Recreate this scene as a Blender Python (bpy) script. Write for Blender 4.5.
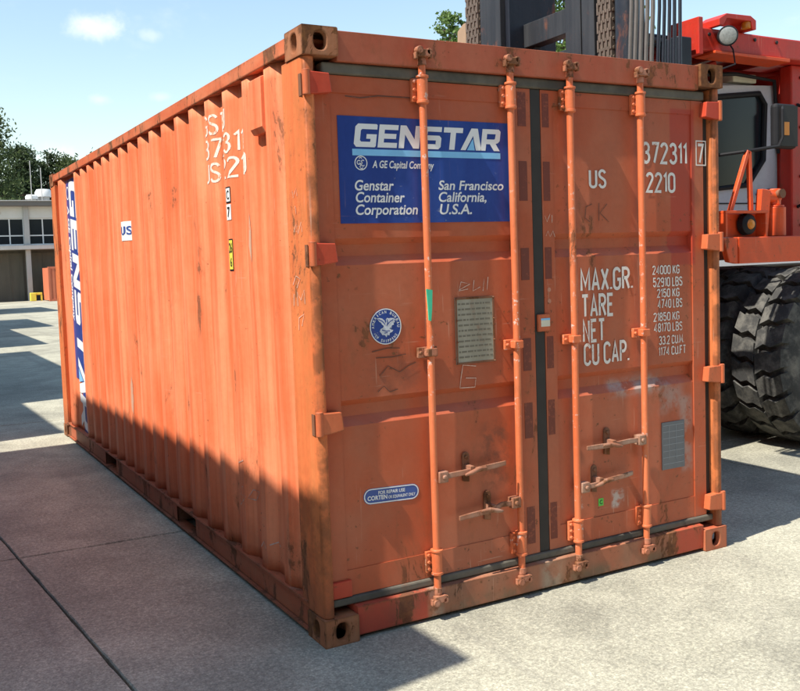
import bpy, bmesh, math, random
import numpy as np
from mathutils import Vector, Matrix
for o in list(bpy.data.objects): bpy.data.objects.remove(o)
S = bpy.context.scene
COL = S.collection
R = math.radians
# ------------------------------------------------------------------ camera
CAM = Vector((-1.57404, -3.38922, 1.62398))
YAW, PITCH, ROLL, FOC, CX, CY = 0.488373, -0.067877, -0.0359986, 908.252, 361.965, 324.052
_f = Vector((math.sin(YAW)*math.cos(PITCH), math.cos(YAW)*math.cos(PITCH), math.sin(PITCH)))
_r0 = Vector((math.cos(YAW), -math.sin(YAW), 0)); _u0 = _r0.cross(_f)
_r = _r0*math.cos(ROLL) + _u0*math.sin(ROLL); _u = -_r0*math.sin(ROLL) + _u0*math.cos(ROLL)
cd = bpy.data.cameras.new('camera'); cam = bpy.data.objects.new('camera', cd); COL.objects.link(cam)
cam.matrix_world = Matrix((( _r.x, _u.x, -_f.x, CAM.x), (_r.y, _u.y, -_f.y, CAM.y), (_r.z, _u.z, -_f.z, CAM.z), (0, 0, 0, 1)))
cd.sensor_fit = 'HORIZONTAL'; cd.sensor_width = 36; cd.lens = FOC/800*36
cd.shift_x = (400-CX)/800; cd.shift_y = (CY-345.5)/800
cd.clip_start = 0.05; cd.clip_end = 3000
S.camera = cam
# a pixel of the photograph gives a direction; the plane it lies on gives the distance
def ray(u, v): return _f + _r*((u-CX)/FOC) - _u*((v-CY)/FOC)
def PY(u, v, y):
    d = ray(u, v); return CAM + d*((y-CAM.y)/d.y)
def PX(u, v, x):
    d = ray(u, v); return CAM + d*((x-CAM.x)/d.x)
# ------------------------------------------------------------------ sky, sun, exposure
SUN_EL, SUN_AZ = R(56), R(8)          # shadows fall towards (cos az, sin az)
to_sun = Vector((-math.cos(SUN_EL)*math.cos(SUN_AZ), -math.cos(SUN_EL)*math.sin(SUN_AZ), math.sin(SUN_EL)))
W = bpy.data.worlds.new('World'); S.world = W; W.use_nodes = True
nt = W.node_tree; nt.nodes.clear()
wo = nt.nodes.new('ShaderNodeOutputWorld'); bg = nt.nodes.new('ShaderNodeBackground')
sky = nt.nodes.new('ShaderNodeTexSky'); sky.sky_type = 'NISHITA'; sky.sun_disc = False
sky.sun_elevation = SUN_EL; sky.sun_rotation = math.atan2(to_sun.x, to_sun.y)
sky.air_density = 1.5; sky.dust_density = 0.3; sky.ozone_density = 1.3; sky.altitude = 100
bg.inputs['Strength'].default_value = 0.125
SKYNT = (nt, sky, bg)
nt.links.new(bg.outputs[0], wo.inputs[0])
sd = bpy.data.lights.new('sun', 'SUN'); sd.energy = 5.0; sd.angle = R(0.53); sd.color = (1, .945, .86)
sun = bpy.data.objects.new('sun', sd); COL.objects.link(sun); sun.location = (-20, -5, 30)
sun.rotation_euler = to_sun.to_track_quat('Z', 'Y').to_euler()
S.view_settings.view_transform = 'Standard'; S.view_settings.look = 'None'
S.view_settings.exposure = 0.68; S.view_settings.gamma = 1; S.view_settings.use_curve_mapping = False
S.render.engine = 'CYCLES'; S.cycles.max_bounces = 6

# ------------------------------------------------------------------ node helpers
class NT:
    def __init__(s, nt): s.nt = nt
    def n(s, typ, **kw):
        nd = s.nt.nodes.new('ShaderNode'+typ)
        for k, v in kw.items(): setattr(nd, k, v)
        return nd
    def put(s, sock, v):
        if isinstance(v, bpy.types.NodeSocket): s.nt.links.new(v, sock)
        elif v is not None:
            if isinstance(v, (tuple, list)) and len(v) == 3 and sock.type == 'RGBA': v = (*v, 1)
            sock.default_value = v
    def math(s, op, a, b=None, c=None, clamp=False):
        nd = s.n('Math', operation=op, use_clamp=clamp)
        for i, v in enumerate((a, b, c)):
            if v is not None: s.put(nd.inputs[i], v)
        return nd.outputs[0]
    def mix(s, fac, a, b):
        nd = s.n('Mix', data_type='RGBA'); s.put(nd.inputs[0], fac); s.put(nd.inputs[6], a); s.put(nd.inputs[7], b); return nd.outputs[2]
    def mul(s, a, b, fac=1.0):
        nd = s.n('Mix', data_type='RGBA', blend_type='MULTIPLY'); s.put(nd.inputs[0], fac); s.put(nd.inputs[6], a); s.put(nd.inputs[7], b); return nd.outputs[2]
    def ramp(s, v, lo, hi, a=0.0, b=1.0):
        nd = s.n('MapRange', clamp=True, interpolation_type='SMOOTHSTEP'); s.put(nd.inputs[0], v)
        for i, q in enumerate((lo, hi, a, b)): nd.inputs[i+1].default_value = q
        return nd.outputs[0]
    def noise(s, vec, scale, detail=4, rough=.55, dist=0):
        nd = s.n('TexNoise'); s.put(nd.inputs['Vector'], vec); nd.inputs['Scale'].default_value = scale
        nd.inputs['Detail'].default_value = detail; nd.inputs['Roughness'].default_value = rough; nd.inputs['Distortion'].default_value = dist
        return nd.outputs[0]
    def pos(s, local=False):
        if local: return s.n('TexCoord').outputs['Object']
        return s.n('NewGeometry').outputs['Position']
    def scaled(s, vec, sc):
        nd = s.n('Mapping'); s.put(nd.inputs[0], vec); nd.inputs['Scale'].default_value = sc; return nd.outputs[0]
    def xyz(s, vec):
        nd = s.n('SeparateXYZ'); s.put(nd.inputs[0], vec); return nd.outputs
def new_mat(name):
    m = bpy.data.materials.new(name); m.use_nodes = True
    b = m.node_tree.nodes['Principled BSDF']; return m, NT(m.node_tree), b
def finish(t, b, col, rough, bump=None, bs=.3, bd=.01, metal=0.0, spec=.5):
    t.put(b.inputs['Base Color'], col); t.put(b.inputs['Roughness'], rough); t.put(b.inputs['Metallic'], metal)
    b.inputs['Specular IOR Level'].default_value = spec
    if bump is not None:
        nd = t.n('Bump'); nd.inputs['Strength'].default_value = bs; nd.inputs['Distance'].default_value = bd
        t.put(nd.inputs['Height'], bump); t.put(b.inputs['Normal'], nd.outputs[0])
RUST = (.10, .036, .014); RUST2 = (.19, .075, .025)
def paint(name, c1, c2, rust=.3, fade=.6, rough=.5, patches=(), streak=(3, 3, .35), dents=.0, local=False, chips=.35, grime=0.0, spec=.4, basedirt_shade=0.0, chipcol=None, edge=0.0, scr=0.0):
    """weathered paint on steel: faded vertical streaks, blotches, rust stains, small chips"""
    m, t, b = new_mat(name); P = t.pos(local)
    st = t.noise(t.scaled(P, streak), 2.2, 5, .6); bl = t.noise(P, 1.3, 4, .6); fine = t.noise(P, 38, 5, .65)
    f = t.math('MULTIPLY', t.ramp(t.math('ADD', t.math('MULTIPLY', st, .65), t.math('MULTIPLY', bl, .35)), .36, .66), fade)
    col = t.mix(f, c1, c2)
    col = t.mul(col, t.mix(fine, (.86, .86, .86), (1.1, 1.1, 1.1)))
    for (x0, x1, y0, y1, z0, z1, soft, pc, k, nz) in patches:
        X, Y, Z = t.xyz(P); msk = None
        for s_, lo, hi in ((X, x0, x1), (Y, y0, y1), (Z, z0, z1)):
            if lo is None: continue
            q = t.math('MULTIPLY', t.ramp(s_, lo-soft, lo+soft), t.ramp(s_, hi-soft, hi+soft, 1.0, 0.0))
            msk = q if msk is None else t.math('MULTIPLY', msk, q)
        if nz: msk = t.math('MULTIPLY', msk, t.ramp(t.noise(P, nz, 5, .65), .38, .6))
        col = t.mix(t.math('MULTIPLY', msk, k), col, pc)
    rn = t.noise(t.scaled(P, (1, 1, .5)), 4.2, 7, .72, .35); th = .665-.17*rust
    drip = t.noise(t.scaled(P, (1, 1, .07)), 13, 5, .6)
    rn = t.math('ADD', rn, t.math('MULTIPLY', t.math('SUBTRACT', drip, .5), .16))
    if edge:
        bv = t.n('Bevel', samples=2); bv.inputs['Radius'].default_value = .014
        dt = t.n('VectorMath', operation='DOT_PRODUCT'); t.put(dt.inputs[0], bv.outputs[0]); t.put(dt.inputs[1], t.n('NewGeometry').outputs['Normal'])
        em = t.ramp(dt.outputs['Value'], .80, .99, 1.0, 0.0)
        rn = t.math('ADD', rn, t.math('MULTIPLY', em, .27*edge))
    rm = t.ramp(rn, th+.035, th+.06)
    halo = t.ramp(rn, th-.05, th+.06)
    rc = t.mix(t.ramp(t.noise(P, 30, 5, .7), .35, .65), RUST, RUST2)
    col = t.mix(t.math('MULTIPLY', halo, .38), col, (.26, .085, .034))
    col = t.mix(t.math('MULTIPLY', rm, min(1, .5+rust*.5)), col, rc)
    ch = t.math('MULTIPLY', t.ramp(t.noise(P, 34, 5, .7), .69-.10*chips, .70-.10*chips), t.ramp(t.noise(P, 2.1, 3), .42, .6))
    col = t.mix(t.math('MULTIPLY', ch, .8), col, chipcol or rc)
    if scr:
        a_ = t.ramp(t.noise(t.scaled(P, (90, 90, 3.5)), 1, 2, .5), .66, .70); b2 = t.ramp(t.noise(t.scaled(P, (5, 5, 120)), 1, 2, .5), .69, .73)
        sc_ = t.math('MULTIPLY', t.math('MAXIMUM', a_, b2), t.ramp(t.noise(P, 1.9, 4), .50, .66))
        col = t.mix(t.math('MULTIPLY', sc_, scr), col, (.62, .36, .25))
    if grime:
        col = t.mix(t.math('MULTIPLY', t.ramp(t.noise(P, 2.4, 7, .7), .42, .7), grime), col, (.075, .062, .05))
    if basedirt_shade:  # splashed dirt near the ground, with extra shade painted into its colour
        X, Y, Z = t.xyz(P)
        bd_ = t.math('MULTIPLY', t.ramp(t.math('ADD', Z, t.math('MULTIPLY', t.noise(P, 7, 4), .25)), .2, .55, 1.0, 0.0), basedirt_shade)
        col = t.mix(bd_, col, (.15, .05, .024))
    rgh = t.math('ADD', rough, t.math('MULTIPLY', rm, .3))
    rgh = t.math('ADD', rgh, t.math('MULTIPLY', t.math('SUBTRACT', fine, .5), .25))
    h = t.math('ADD', t.math('MULTIPLY', fine, .05), t.math('MULTIPLY', rm, .06))
    if dents: h = t.math('ADD', h, t.math('MULTIPLY', t.noise(P, 3.0, 2, .5), dents))
    finish(t, b, col, rgh, h, .5, .02, spec=spec)
    return m
def plain(name, c, rough=.5, metal=0.0, var=.15, nsc=12, spec=.4, local=False, bump=.15):
    m, t, b = new_mat(name); P = t.pos(local); n = t.noise(P, nsc, 5, .6)
    col = t.mix(n, tuple(v*(1-var) for v in c), tuple(min(1, v*(1+var)) for v in c))
    finish(t, b, col, t.math('ADD', rough-.08, t.math('MULTIPLY', n, .16)), n, bump, .004, metal, spec)
    return m
def worn(name, c, under, amount=.5, nsc=30, rough=.55):
    m, t, b = new_mat(name); P = t.pos(); n = t.noise(P, nsc, 6, .7); l = t.noise(P, 3, 3)
    k = t.ramp(t.math('ADD', t.math('MULTIPLY', n, .7), t.math('MULTIPLY', l, .3)), .62-.2*amount, .72-.12*amount)
    finish(t, b, t.mix(k, c, under), rough, spec=.4); return m

M = {}
OR1, OR2 = (.60, .135, .05), (.74, .24, .11)
M['side'] = paint('side_paint', (.70, .145, .050), (.86, .285, .135), .34, 1.0, .55, dents=.25, chips=.3, scr=.35, streak=(2, 9, .25), basedirt_shade=.45)
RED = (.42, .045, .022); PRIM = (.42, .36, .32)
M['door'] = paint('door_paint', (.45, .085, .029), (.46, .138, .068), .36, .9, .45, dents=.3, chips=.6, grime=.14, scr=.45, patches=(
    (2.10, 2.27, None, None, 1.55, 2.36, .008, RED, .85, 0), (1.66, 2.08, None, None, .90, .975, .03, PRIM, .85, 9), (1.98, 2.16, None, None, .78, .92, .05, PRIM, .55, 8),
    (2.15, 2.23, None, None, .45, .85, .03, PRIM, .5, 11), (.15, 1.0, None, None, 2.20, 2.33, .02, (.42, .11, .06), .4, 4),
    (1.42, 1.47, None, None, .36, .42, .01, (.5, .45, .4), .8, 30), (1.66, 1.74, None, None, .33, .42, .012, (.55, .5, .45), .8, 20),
    (.86, 1.02, None, None, .55, .85, .05, (.2, .06, .03), .8, 16), (.3, .55, None, None, 1.05, 1.2, .05, (.25, .075, .04), .6, 12)), streak=(1.2, 3, .8))
M['post'] = paint('post_paint', (.60, .142, .042), (.66, .205, .066), .72, .8, .65, edge=1.0, scr=.4, dents=.3, chips=.8, streak=(9, 9, .5), basedirt_shade=.5, patches=((None, None, -.1, .036, -1, 4, .006, (.20, .062, .02), .85, 7), (None, None, .03, .12, -1, 4, .02, (.5, .15, .045), .6, 6), (None, None, -1, 1, .1, .7, .1, (.24, .075, .026), .5, 9)))
M['rail'] = paint('rail_paint', (.58, .125, .045), (.62, .20, .09), .82, .8, .55, dents=.2, chips=.6, streak=(3, 1.2, 6), basedirt_shade=.45, edge=.8, scr=.4)
M['header'] = paint('header_paint', (.40, .080, .036), (.42, .125, .066), .5, .8, .5, dents=.25, chips=.5, streak=(3, 3, 1), edge=.6, scr=.4)
M['sill'] = paint('sill_paint', (.40, .13, .065), (.38, .19, .11), .7, .8, .62, dents=.3, chips=.7, grime=.35, edge=.8, scr=.5, patches=(
    (.1, .52, None, None, -.1, .16, .012, (.45, .06, .03), .95, 0), (2.06, 2.3, None, None, -.1, .2, .01, (.47, .065, .03), .9, 0),
    (.53, .60, None, None, -.1, .2, .02, (.46, .36, .28), .8, 14), (1.17, 1.28, None, None, -.1, .2, .03, (.45, .37, .27), .7, 10), (.6, 2.0, None, None, .0, .07, .03, (.19, .13, .075), .8, 6)))
M['bar'] = paint('bar_paint', (.60, .130, .044), (.68, .21, .09), .5, .7, .45, chips=.9, streak=(9, 9, .6), chipcol=(.62, .50, .44))
M['fit'] = paint('fitting_paint', (.46, .14, .07), (.54, .28, .19), .85, .9, .5, chips=.8, edge=.8)
M['redpaint'] = paint('fresh_red_paint', (.48, .048, .02), (.50, .08, .036), .35, .6, .45, chips=.4)
M['hinge'] = paint('hinge_paint', (.54, .115, .04), (.60, .18, .075), .5, .7, .5, chips=.6, edge=.8)
M['casting'] = paint('casting_rust', (.36, .115, .040), (.36, .19, .105), 1.25, .9, .75, chips=.9, dents=.4, edge=1.0)
M['casting_red'] = paint('casting_paint', (.46, .10, .045), (.46, .22, .11), .8, .7, .6, chips=.8, edge=1.0)
M['rustbare'] = paint('bare_rust', (.17, .07, .035), (.27, .13, .07), .9, .8, .75, chips=.8)
M['worncatch'] = paint('worn_catch', (.32, .13, .075), (.46, .31, .23), .75, .9, .5, chips=.8, edge=.6)
M['gasket'] = plain('rubber_gasket', (.035, .032, .028), .7, var=.5, nsc=9)
M['gasketdirty'] = paint('dirty_gasket', (.06, .055, .045), (.17, .15, .115), .0, .9, .75, chips=.0, streak=(2, 2, 2))
M['void'] = plain('dark_hollow', (.02, .014, .01), .9)
M['blue'] = paint('sign_blue', (.014, .040, .215), (.026, .075, .32), .0, .8, .4, chips=.35, spec=.4, chipcol=(.30, .32, .40), scr=.35)
M['ltblue'] = plain('pale_blue', (.22, .52, .80), .4)
M['white'] = worn('letter_white', (.76, .76, .74), (.42, .45, .55), .12, 60)
M['stencil'] = worn('stencil_white', (.74, .70, .64), (.55, .2, .1), .42, 45)
M['chalk'] = worn('chalk', (.62, .45, .36), (.55, .18, .09), .8, 60)
M['darkmark'] = worn('dark_mark', (.12, .05, .03), (.3, .09, .05), .5, 40)
M['pad'] = worn('brown_pad', (.17, .042, .026), (.34, .09, .045), .5, 55)
M['plate'] = paint('data_plate_grey', (.30, .27, .20), (.42, .38, .30), .3, .9, .5, chips=.4)
M['plateblue'] = paint('plate_blue_grey', (.14, .15, .165), (.20, .20, .20), .1, .8, .45, chips=.2)
M['yellow'] = plain('sticker_yellow', (.72, .62, .08), .5)
M['black'] = plain('black_print', (.012, .012, .014), .5)
M['green'] = plain('green_tag', (.06, .52, .30), .45)
M['greenb'] = plain('bright_green', (.12, .55, .08), .5)
M['cream'] = plain('cream_label', (.68, .64, .50), .5)

# ------------------------------------------------------------------ mesh helpers
class MB:
    def __init__(s): s.v = []; s.f = []
    def add(s, vs, fs):
        k = len(s.v); s.v += [tuple(q) for q in vs]; s.f += [tuple(i+k for i in f) for f in fs]; return s
    def box(s, x0, x1, y0, y1, z0, z1):
        return s.add([(x0,y0,z0),(x1,y0,z0),(x1,y1,z0),(x0,y1,z0),(x0,y0,z1),(x1,y0,z1),(x1,y1,z1),(x0,y1,z1)],
                     [(0,3,2,1),(4,5,6,7),(0,1,5,4),(1,2,6,5),(2,3,7,6),(3,0,4,7)])
    def prism(s, poly, axis, a, b):
        """poly: 2D points; axis x -> (y,z), y -> (x,z), z -> (x,y); extruded from a to b"""
        def mk(p, t): return (t, p[0], p[1]) if axis == 'x' else (p[0], t, p[1]) if axis == 'y' else (p[0], p[1], t)
        n = len(poly); vs = [mk(p, a) for p in poly]+[mk(p, b) for p in poly]
        return s.add(vs, [tuple(range(n)), tuple(range(2*n-1, n-1, -1))]+[(i, i+n, (i+1)%n+n, (i+1)%n) for i in range(n)])
    def tube(s, pts, rad, n=12, caps=True):
        pts = [Vector(p) for p in pts]; rr = rad if isinstance(rad, (list, tuple)) else [rad]*len(pts); k = len(s.v); ref = None
        for i, p in enumerate(pts):
            d = (pts[min(i+1, len(pts)-1)]-pts[max(i-1, 0)]).normalized()
            if ref is None: ref = d.orthogonal().normalized()
            a = (ref-d*ref.dot(d)).normalized(); ref = a; b = d.cross(a)
            s.v += [tuple(p+(a*math.cos(2*math.pi*j/n)+b*math.sin(2*math.pi*j/n))*rr[i]) for j in range(n)]
        for i in range(len(pts)-1):
            for j in range(n): s.f.append((k+i*n+j, k+i*n+(j+1)%n, k+(i+1)*n+(j+1)%n, k+(i+1)*n+j))
        if caps: s.f.append(tuple(k+j for j in range(n-1, -1, -1))); e = k+(len(pts)-1)*n; s.f.append(tuple(e+j for j in range(n)))
        return s
    def lathe(s, prof, c, axis, n=32, close=True):
        """prof: (radius, offset along axis)"""
        k = len(s.v); m_ = len(prof)
        for j in range(n):
            a = 2*math.pi*j/n; ca, sa = math.cos(a), math.sin(a)
            for r_, o in prof:
                s.v.append((c[0]+r_*ca, c[1]+o, c[2]+r_*sa) if axis == 'y' else (c[0]+r_*ca, c[1]+r_*sa, c[2]+o) if axis == 'z' else (c[0]+o, c[1]+r_*ca, c[2]+r_*sa))
        for j in range(n):
            for i in range(m_-1):
                a, b = k+j*m_+i, k+((j+1)%n)*m_+i; s.f.append((a, a+1, b+1, b))
        return s
    def build(s, name, mat, parent=None, smooth=False, bevel=0, seg=2, fix=True):
        me = bpy.data.meshes.new(name); me.from_pydata(s.v, [], s.f); me.update()
        if fix:
            bm = bmesh.new(); bm.from_mesh(me); bmesh.ops.recalc_face_normals(bm, faces=bm.faces); bm.to_mesh(me); bm.free()
        return link(name, me, mat, parent, smooth, bevel, seg)
def wloc(o):
    v = Vector((0, 0, 0))
    while o is not None: v += o.location; o = o.parent
    return v
def link(name, me, mat, parent=None, smooth=False, bevel=0, seg=2):
    if mat is not None: me.materials.append(M[mat] if isinstance(mat, str) else mat)
    if parent is not None: me.transform(Matrix.Translation(-wloc(parent)))
    if smooth:
        me.polygons.foreach_set('use_smooth', [True]*len(me.polygons)); me.set_sharp_from_angle(angle=R(38))
    o = bpy.data.objects.new(name, me); COL.objects.link(o); o.parent = parent
    if bevel:
        b = o.modifiers.new('bevel', 'BEVEL'); b.width = bevel; b.segments = seg; b.limit_method = 'ANGLE'; b.angle_limit = R(40); b.use_clamp_overlap = True
    return o
def tag(o, label=None, cat=None, group=None, kind=None):
    for k, v in (('label', label), ('category', cat), ('group', group), ('kind', kind)):
        if v: o[k] = v
    return o
def thing(name, loc, label, cat, group=None):
    o = bpy.data.objects.new(name, None); COL.objects.link(o); o.location = loc; o.empty_display_size = .3
    return tag(o, label, cat, group)
def boxp(name, mat, parent, *d, bevel=.004, **k): return MB().box(*d).build(name, mat, parent, bevel=bevel, **k)

# ---- text: Blender's built-in font turned into flat mesh, fitted to a box
_tc = {}
def text_geo(s, bold=0.0):
    key = (s, bold)
    if key in _tc: return _tc[key]
    c = bpy.data.curves.new('t', 'FONT'); c.body = s; c.size = 1; c.offset = bold; c.resolution_u = 4
    o = bpy.data.objects.new('t', c); COL.objects.link(o)
    dg = bpy.context.evaluated_depsgraph_get(); dg.update()
    me = bpy.data.meshes.new_from_object(o.evaluated_get(dg))
    v = np.array([q.co[:2] for q in me.vertices]).reshape(-1, 2); f = [tuple(p.vertices) for p in me.polygons]
    bpy.data.objects.remove(o); bpy.data.curves.remove(c); bpy.data.meshes.remove(me)
    _tc[key] = (v, f); return v, f
def text2d(s, x0, x1, base, cap, shear=0.0, bold=0.0):
    """-> verts (a,b) with letters spanning a in x0..x1, baseline at base and capital height cap"""
    v, f = text_geo(s, bold); hv, _ = text_geo('H', bold); v = v.copy()
    sy = cap/(hv[:,1].max()-hv[:,1].min()); v[:,1] = (v[:,1]-hv[:,1].min())*sy
    v[:,0] += shear*v[:,1]/sy
    v[:,0] = x0+(v[:,0]-v[:,0].min())/(v[:,0].max()-v[:,0].min())*(x1-x0); v[:,1] += base
    return v, f
def on_door(v, f, y): return [(a, y, b) for a, b in v], f
def door_text(name, s, x0, x1, base, cap, y, mat, parent, shear=0.0, bold=0.0):
    return MB().add(*on_door(*text2d(s, x0, x1, base, cap, shear, bold), y)).build(name, mat, parent, fix=False)
def ribbon(name, pts, w, mat, parent, nrm):
    """thin painted or chalked stroke lying in a plane with normal nrm"""
    mb = MB(); nrm = Vector(nrm)
    for st in pts:
        st = [Vector(p) for p in st]; vs = []
        for i, p in enumerate(st):
            d = (st[min(i+1, len(st)-1)]-st[max(i-1, 0)]).normalized(); q = d.cross(nrm).normalized()*w/2
            vs += [p-q, p+q]
        mb.add(vs, [(2*i, 2*i+1, 2*i+3, 2*i+2) for i in range(len(st)-1)])
    return mb.build(name, mat, parent, fix=False)
rnd = random.Random(7)
# ---- sign-painter's condensed capitals drawn as strokes on a unit-high cell
def _arc(cx, cy, rx, ry, a0, a1, n=7): return [(cx+rx*math.cos(R(a)), cy+ry*math.sin(R(a))) for a in np.linspace(a0, a1, n)]
_w = .40
_O = _arc(.2, .8, .2, .2, 0, 180, 9)+_arc(.2, .2, .2, .2, 180, 360, 9)+[(.4, .8)]
GLY = {
 '0': [_O], 'O': [_O], '1': [[(.06, .82), (.2, 1), (.2, 0)]], '2': [_arc(.2, .78, .2, .22, 170, -25, 9)+[(.0, 0), (.4, 0)]],
 '3': [_arc(.19, .76, .19, .24, 160, -80, 9)+[(.15, .52)], [(.15, .52)]+_arc(.19, .27, .21, .27, 75, -160, 10)],
 '4': [[(.31, 0), (.31, 1), (0, .26), (.42, .26)]], '5': [[(.37, 1), (.03, 1), (.01, .55)]+_arc(.19, .32, .21, .32, 125, -160, 10)],
 '6': [_arc(.2, .8, .19, .2, 20, 180, 7)+[(0, .3)], _arc(.2, .25, .2, .25, 180, 540, 16)], '7': [[(0, 1), (.4, 1), (.13, 0)]],
 '8': [_arc(.2, .76, .18, .24, -90, 270, 14), _arc(.2, .26, .2, .26, 90, 450, 14)], '9': [_arc(.2, .2, .19, .2, 215, 360, 6)+[(.4, .7)], _arc(.2, .74, .2, .26, 0, 360, 16)],
 'A': [[(0, 0), (.21, 1), (.42, 0)], [(.08, .3), (.34, .3)]], 'B': [[(0, 0), (0, 1), (.2, 1)]+_arc(.2, .77, .19, .23, 80, -80, 7)+[(.05, .53)], [(.2, .53)]+_arc(.2, .27, .21, .27, 80, -80, 7)+[(0, 0)]],
 'C': [_arc(.2, .8, .2, .2, 5, 180, 8)+_arc(.2, .2, .2, .2, 180, 355, 8)], 'D': [[(0, 0), (0, 1), (.2, 1)]+_arc(.2, .78, .2, .22, 80, 0, 5)+_arc(.2, .22, .2, .22, 0, -80, 5)+[(0, 0)]],
 'E': [[(.34, 0), (0, 0), (0, 1), (.34, 1)], [(.02, .52), (.28, .52)]], 'F': [[(0, 0), (0, 1), (.34, 1)], [(.02, .52), (.28, .52)]],
 'G': [_arc(.2, .8, .2, .2, 5, 180, 8)+_arc(.2, .2, .2, .2, 180, 360, 8)+[(.4, .46), (.22, .46)]], 'K': [[(0, 0), (0, 1)], [(.38, 1), (.03, .42)], [(.12, .56), (.40, 0)]],
 'L': [[(0, 1), (0, 0), (.32, 0)]], 'M': [[(0, 0), (0, 1), (.25, .25), (.5, 1), (.5, 0)]], 'N': [[(0, 0), (0, 1), (.38, 0), (.38, 1)]],
 'P': [[(0, 0), (0, 1), (.2, 1)]+_arc(.2, .75, .2, .25, 80, -80, 8)+[(.02, .5)]], 'R': [[(0, 0), (0, 1), (.2, 1)]+_arc(.2, .76, .2, .24, 80, -80, 8)+[(.02, .52)], [(.2, .5), (.40, 0)]],
 'S': [_arc(.2, .78, .19, .22, 15, 250, 10)+_arc(.2, .25, .2, .25, 70, -165, 10)], 'T': [[(0, 1), (.4, 1)], [(.2, .97), (.2, 0)]], 'U': [[(0, 1)]+_arc(.2, .2, .2, .2, 180, 360, 10)+[(.4, 1)]],
 'X': [[(0, 0), (.4, 1)], [(0, 1), (.4, 0)]], '.': [[(0, .0), (0, .10)]], ' ': []}
def stroke2d(s, x0, x1, base, cap, tk=.15):
    """-> verts (a, b, layer), faces: condensed capitals spanning x0..x1"""
    strokes = []; x = 0; gap = .20
    for c in s:
        if c == ' ': x += .26; continue
        g = GLY[c]; lo = min(p[0] for k in g for p in k); hi = max(p[0] for k in g for p in k)
        for k in g: strokes.append([(x+p[0]-lo, p[1]) for p in k])
        x += hi-lo+gap
    L_ = x-gap; tot = L_+tk; V = []; Fc = []
    sx = (x1-x0)/tot
    for li, k in enumerate(strokes):
        P_ = [Vector((p[0]+tk/2, tk/2+p[1]*(1-tk))) for p in k]; n0 = len(V); n = len(P_)
        for i, p in enumerate(P_):
            d0 = (p-P_[i-1]).normalized() if i else (P_[1]-p).normalized(); d1 = (P_[i+1]-p).normalized() if i < n-1 else d0
            m_ = (d0+d1); m_ = m_.normalized() if m_.length > .3 else d0
            q = Vector((-m_.y, m_.x)); k_ = min(1.7, 1/max(.3, q.dot(Vector((-d0.y, d0.x)))))
            e = -d0*tk*.0
            for sg in (1, -1):
                t_ = p+q*(sg*tk/2*k_); V.append((x0+t_.x*sx, base+t_.y*cap, li % 3))
        for i in range(n-1): Fc.append((n0+2*i, n0+2*i+1, n0+2*i+3, n0+2*i+2))
    return V, Fc
def door_stencil(s, u0, vb, u1, vt, y, tk=.14):
    a, b_, c = PY(u0, vb, y), PY(u1, vb, y), PY(u0, vt, y)
    V, Fc = stroke2d(s, a.x, b_.x, a.z, c.z-a.z, tk)
    return MB().add([(p[0], y-.0002*p[2], p[1]) for p in V], Fc).build('stencil_lettering', 'stencil', C, fix=False)
# ================================================================== SETTING
# sky clouds: a few thin fair-weather puffs
def clouds():
    nt, sky, bg = SKYNT; t = NT(nt)
    D = t.n('TexCoord').outputs['Generated']
    n1 = t.noise(t.scaled(D, (1, 1, 2.2)), 9.0, 6, .6, .2)
    def puff(u, v, ru, soft):
        d = ray(u, v).normalized()
        nd = t.n('VectorMath', operation='DISTANCE'); off = t.n('VectorMath', operation='MULTIPLY')
        sub = t.n('VectorMath', operation='SUBTRACT'); t.put(sub.inputs[0], D); sub.inputs[1].default_value = d
        t.put(off.inputs[0], sub.outputs[0]); off.inputs[1].default_value = (1, 1, 1.9)
        ln = t.n('VectorMath', operation='LENGTH'); t.put(ln.inputs[0], off.outputs[0])
        q = t.math('DIVIDE', ln.outputs['Value'], ru)
        nn = t.noise(D, 55, 5, .6)
        return t.math('MULTIPLY', t.ramp(t.math('ADD', q, t.math('MULTIPLY', t.math('SUBTRACT', nn, .5), 1.5)), .05, 1.15, 1.0, 0.0), soft)
    k = puff(96, 27, .032, .62)
    k = t.math('MAXIMUM', k, puff(150, 35, .014, .28)); k = t.math('MAXIMUM', k, puff(100, 100, .012, .3))
    k = t.math('MAXIMUM', k, puff(58, 158, .03, .4)); k = t.math('MAXIMUM', k, puff(160, 97, .012, .25))
    wisp = t.math('MULTIPLY', t.ramp(n1, .58, .85), .2)
    k = t.math('MAXIMUM', k, wisp)
    col = t.mix(k, sky.outputs[0], (6.6, 6.7, 6.8))
    t.put(bg.inputs['Color'], col)
clouds()
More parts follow.
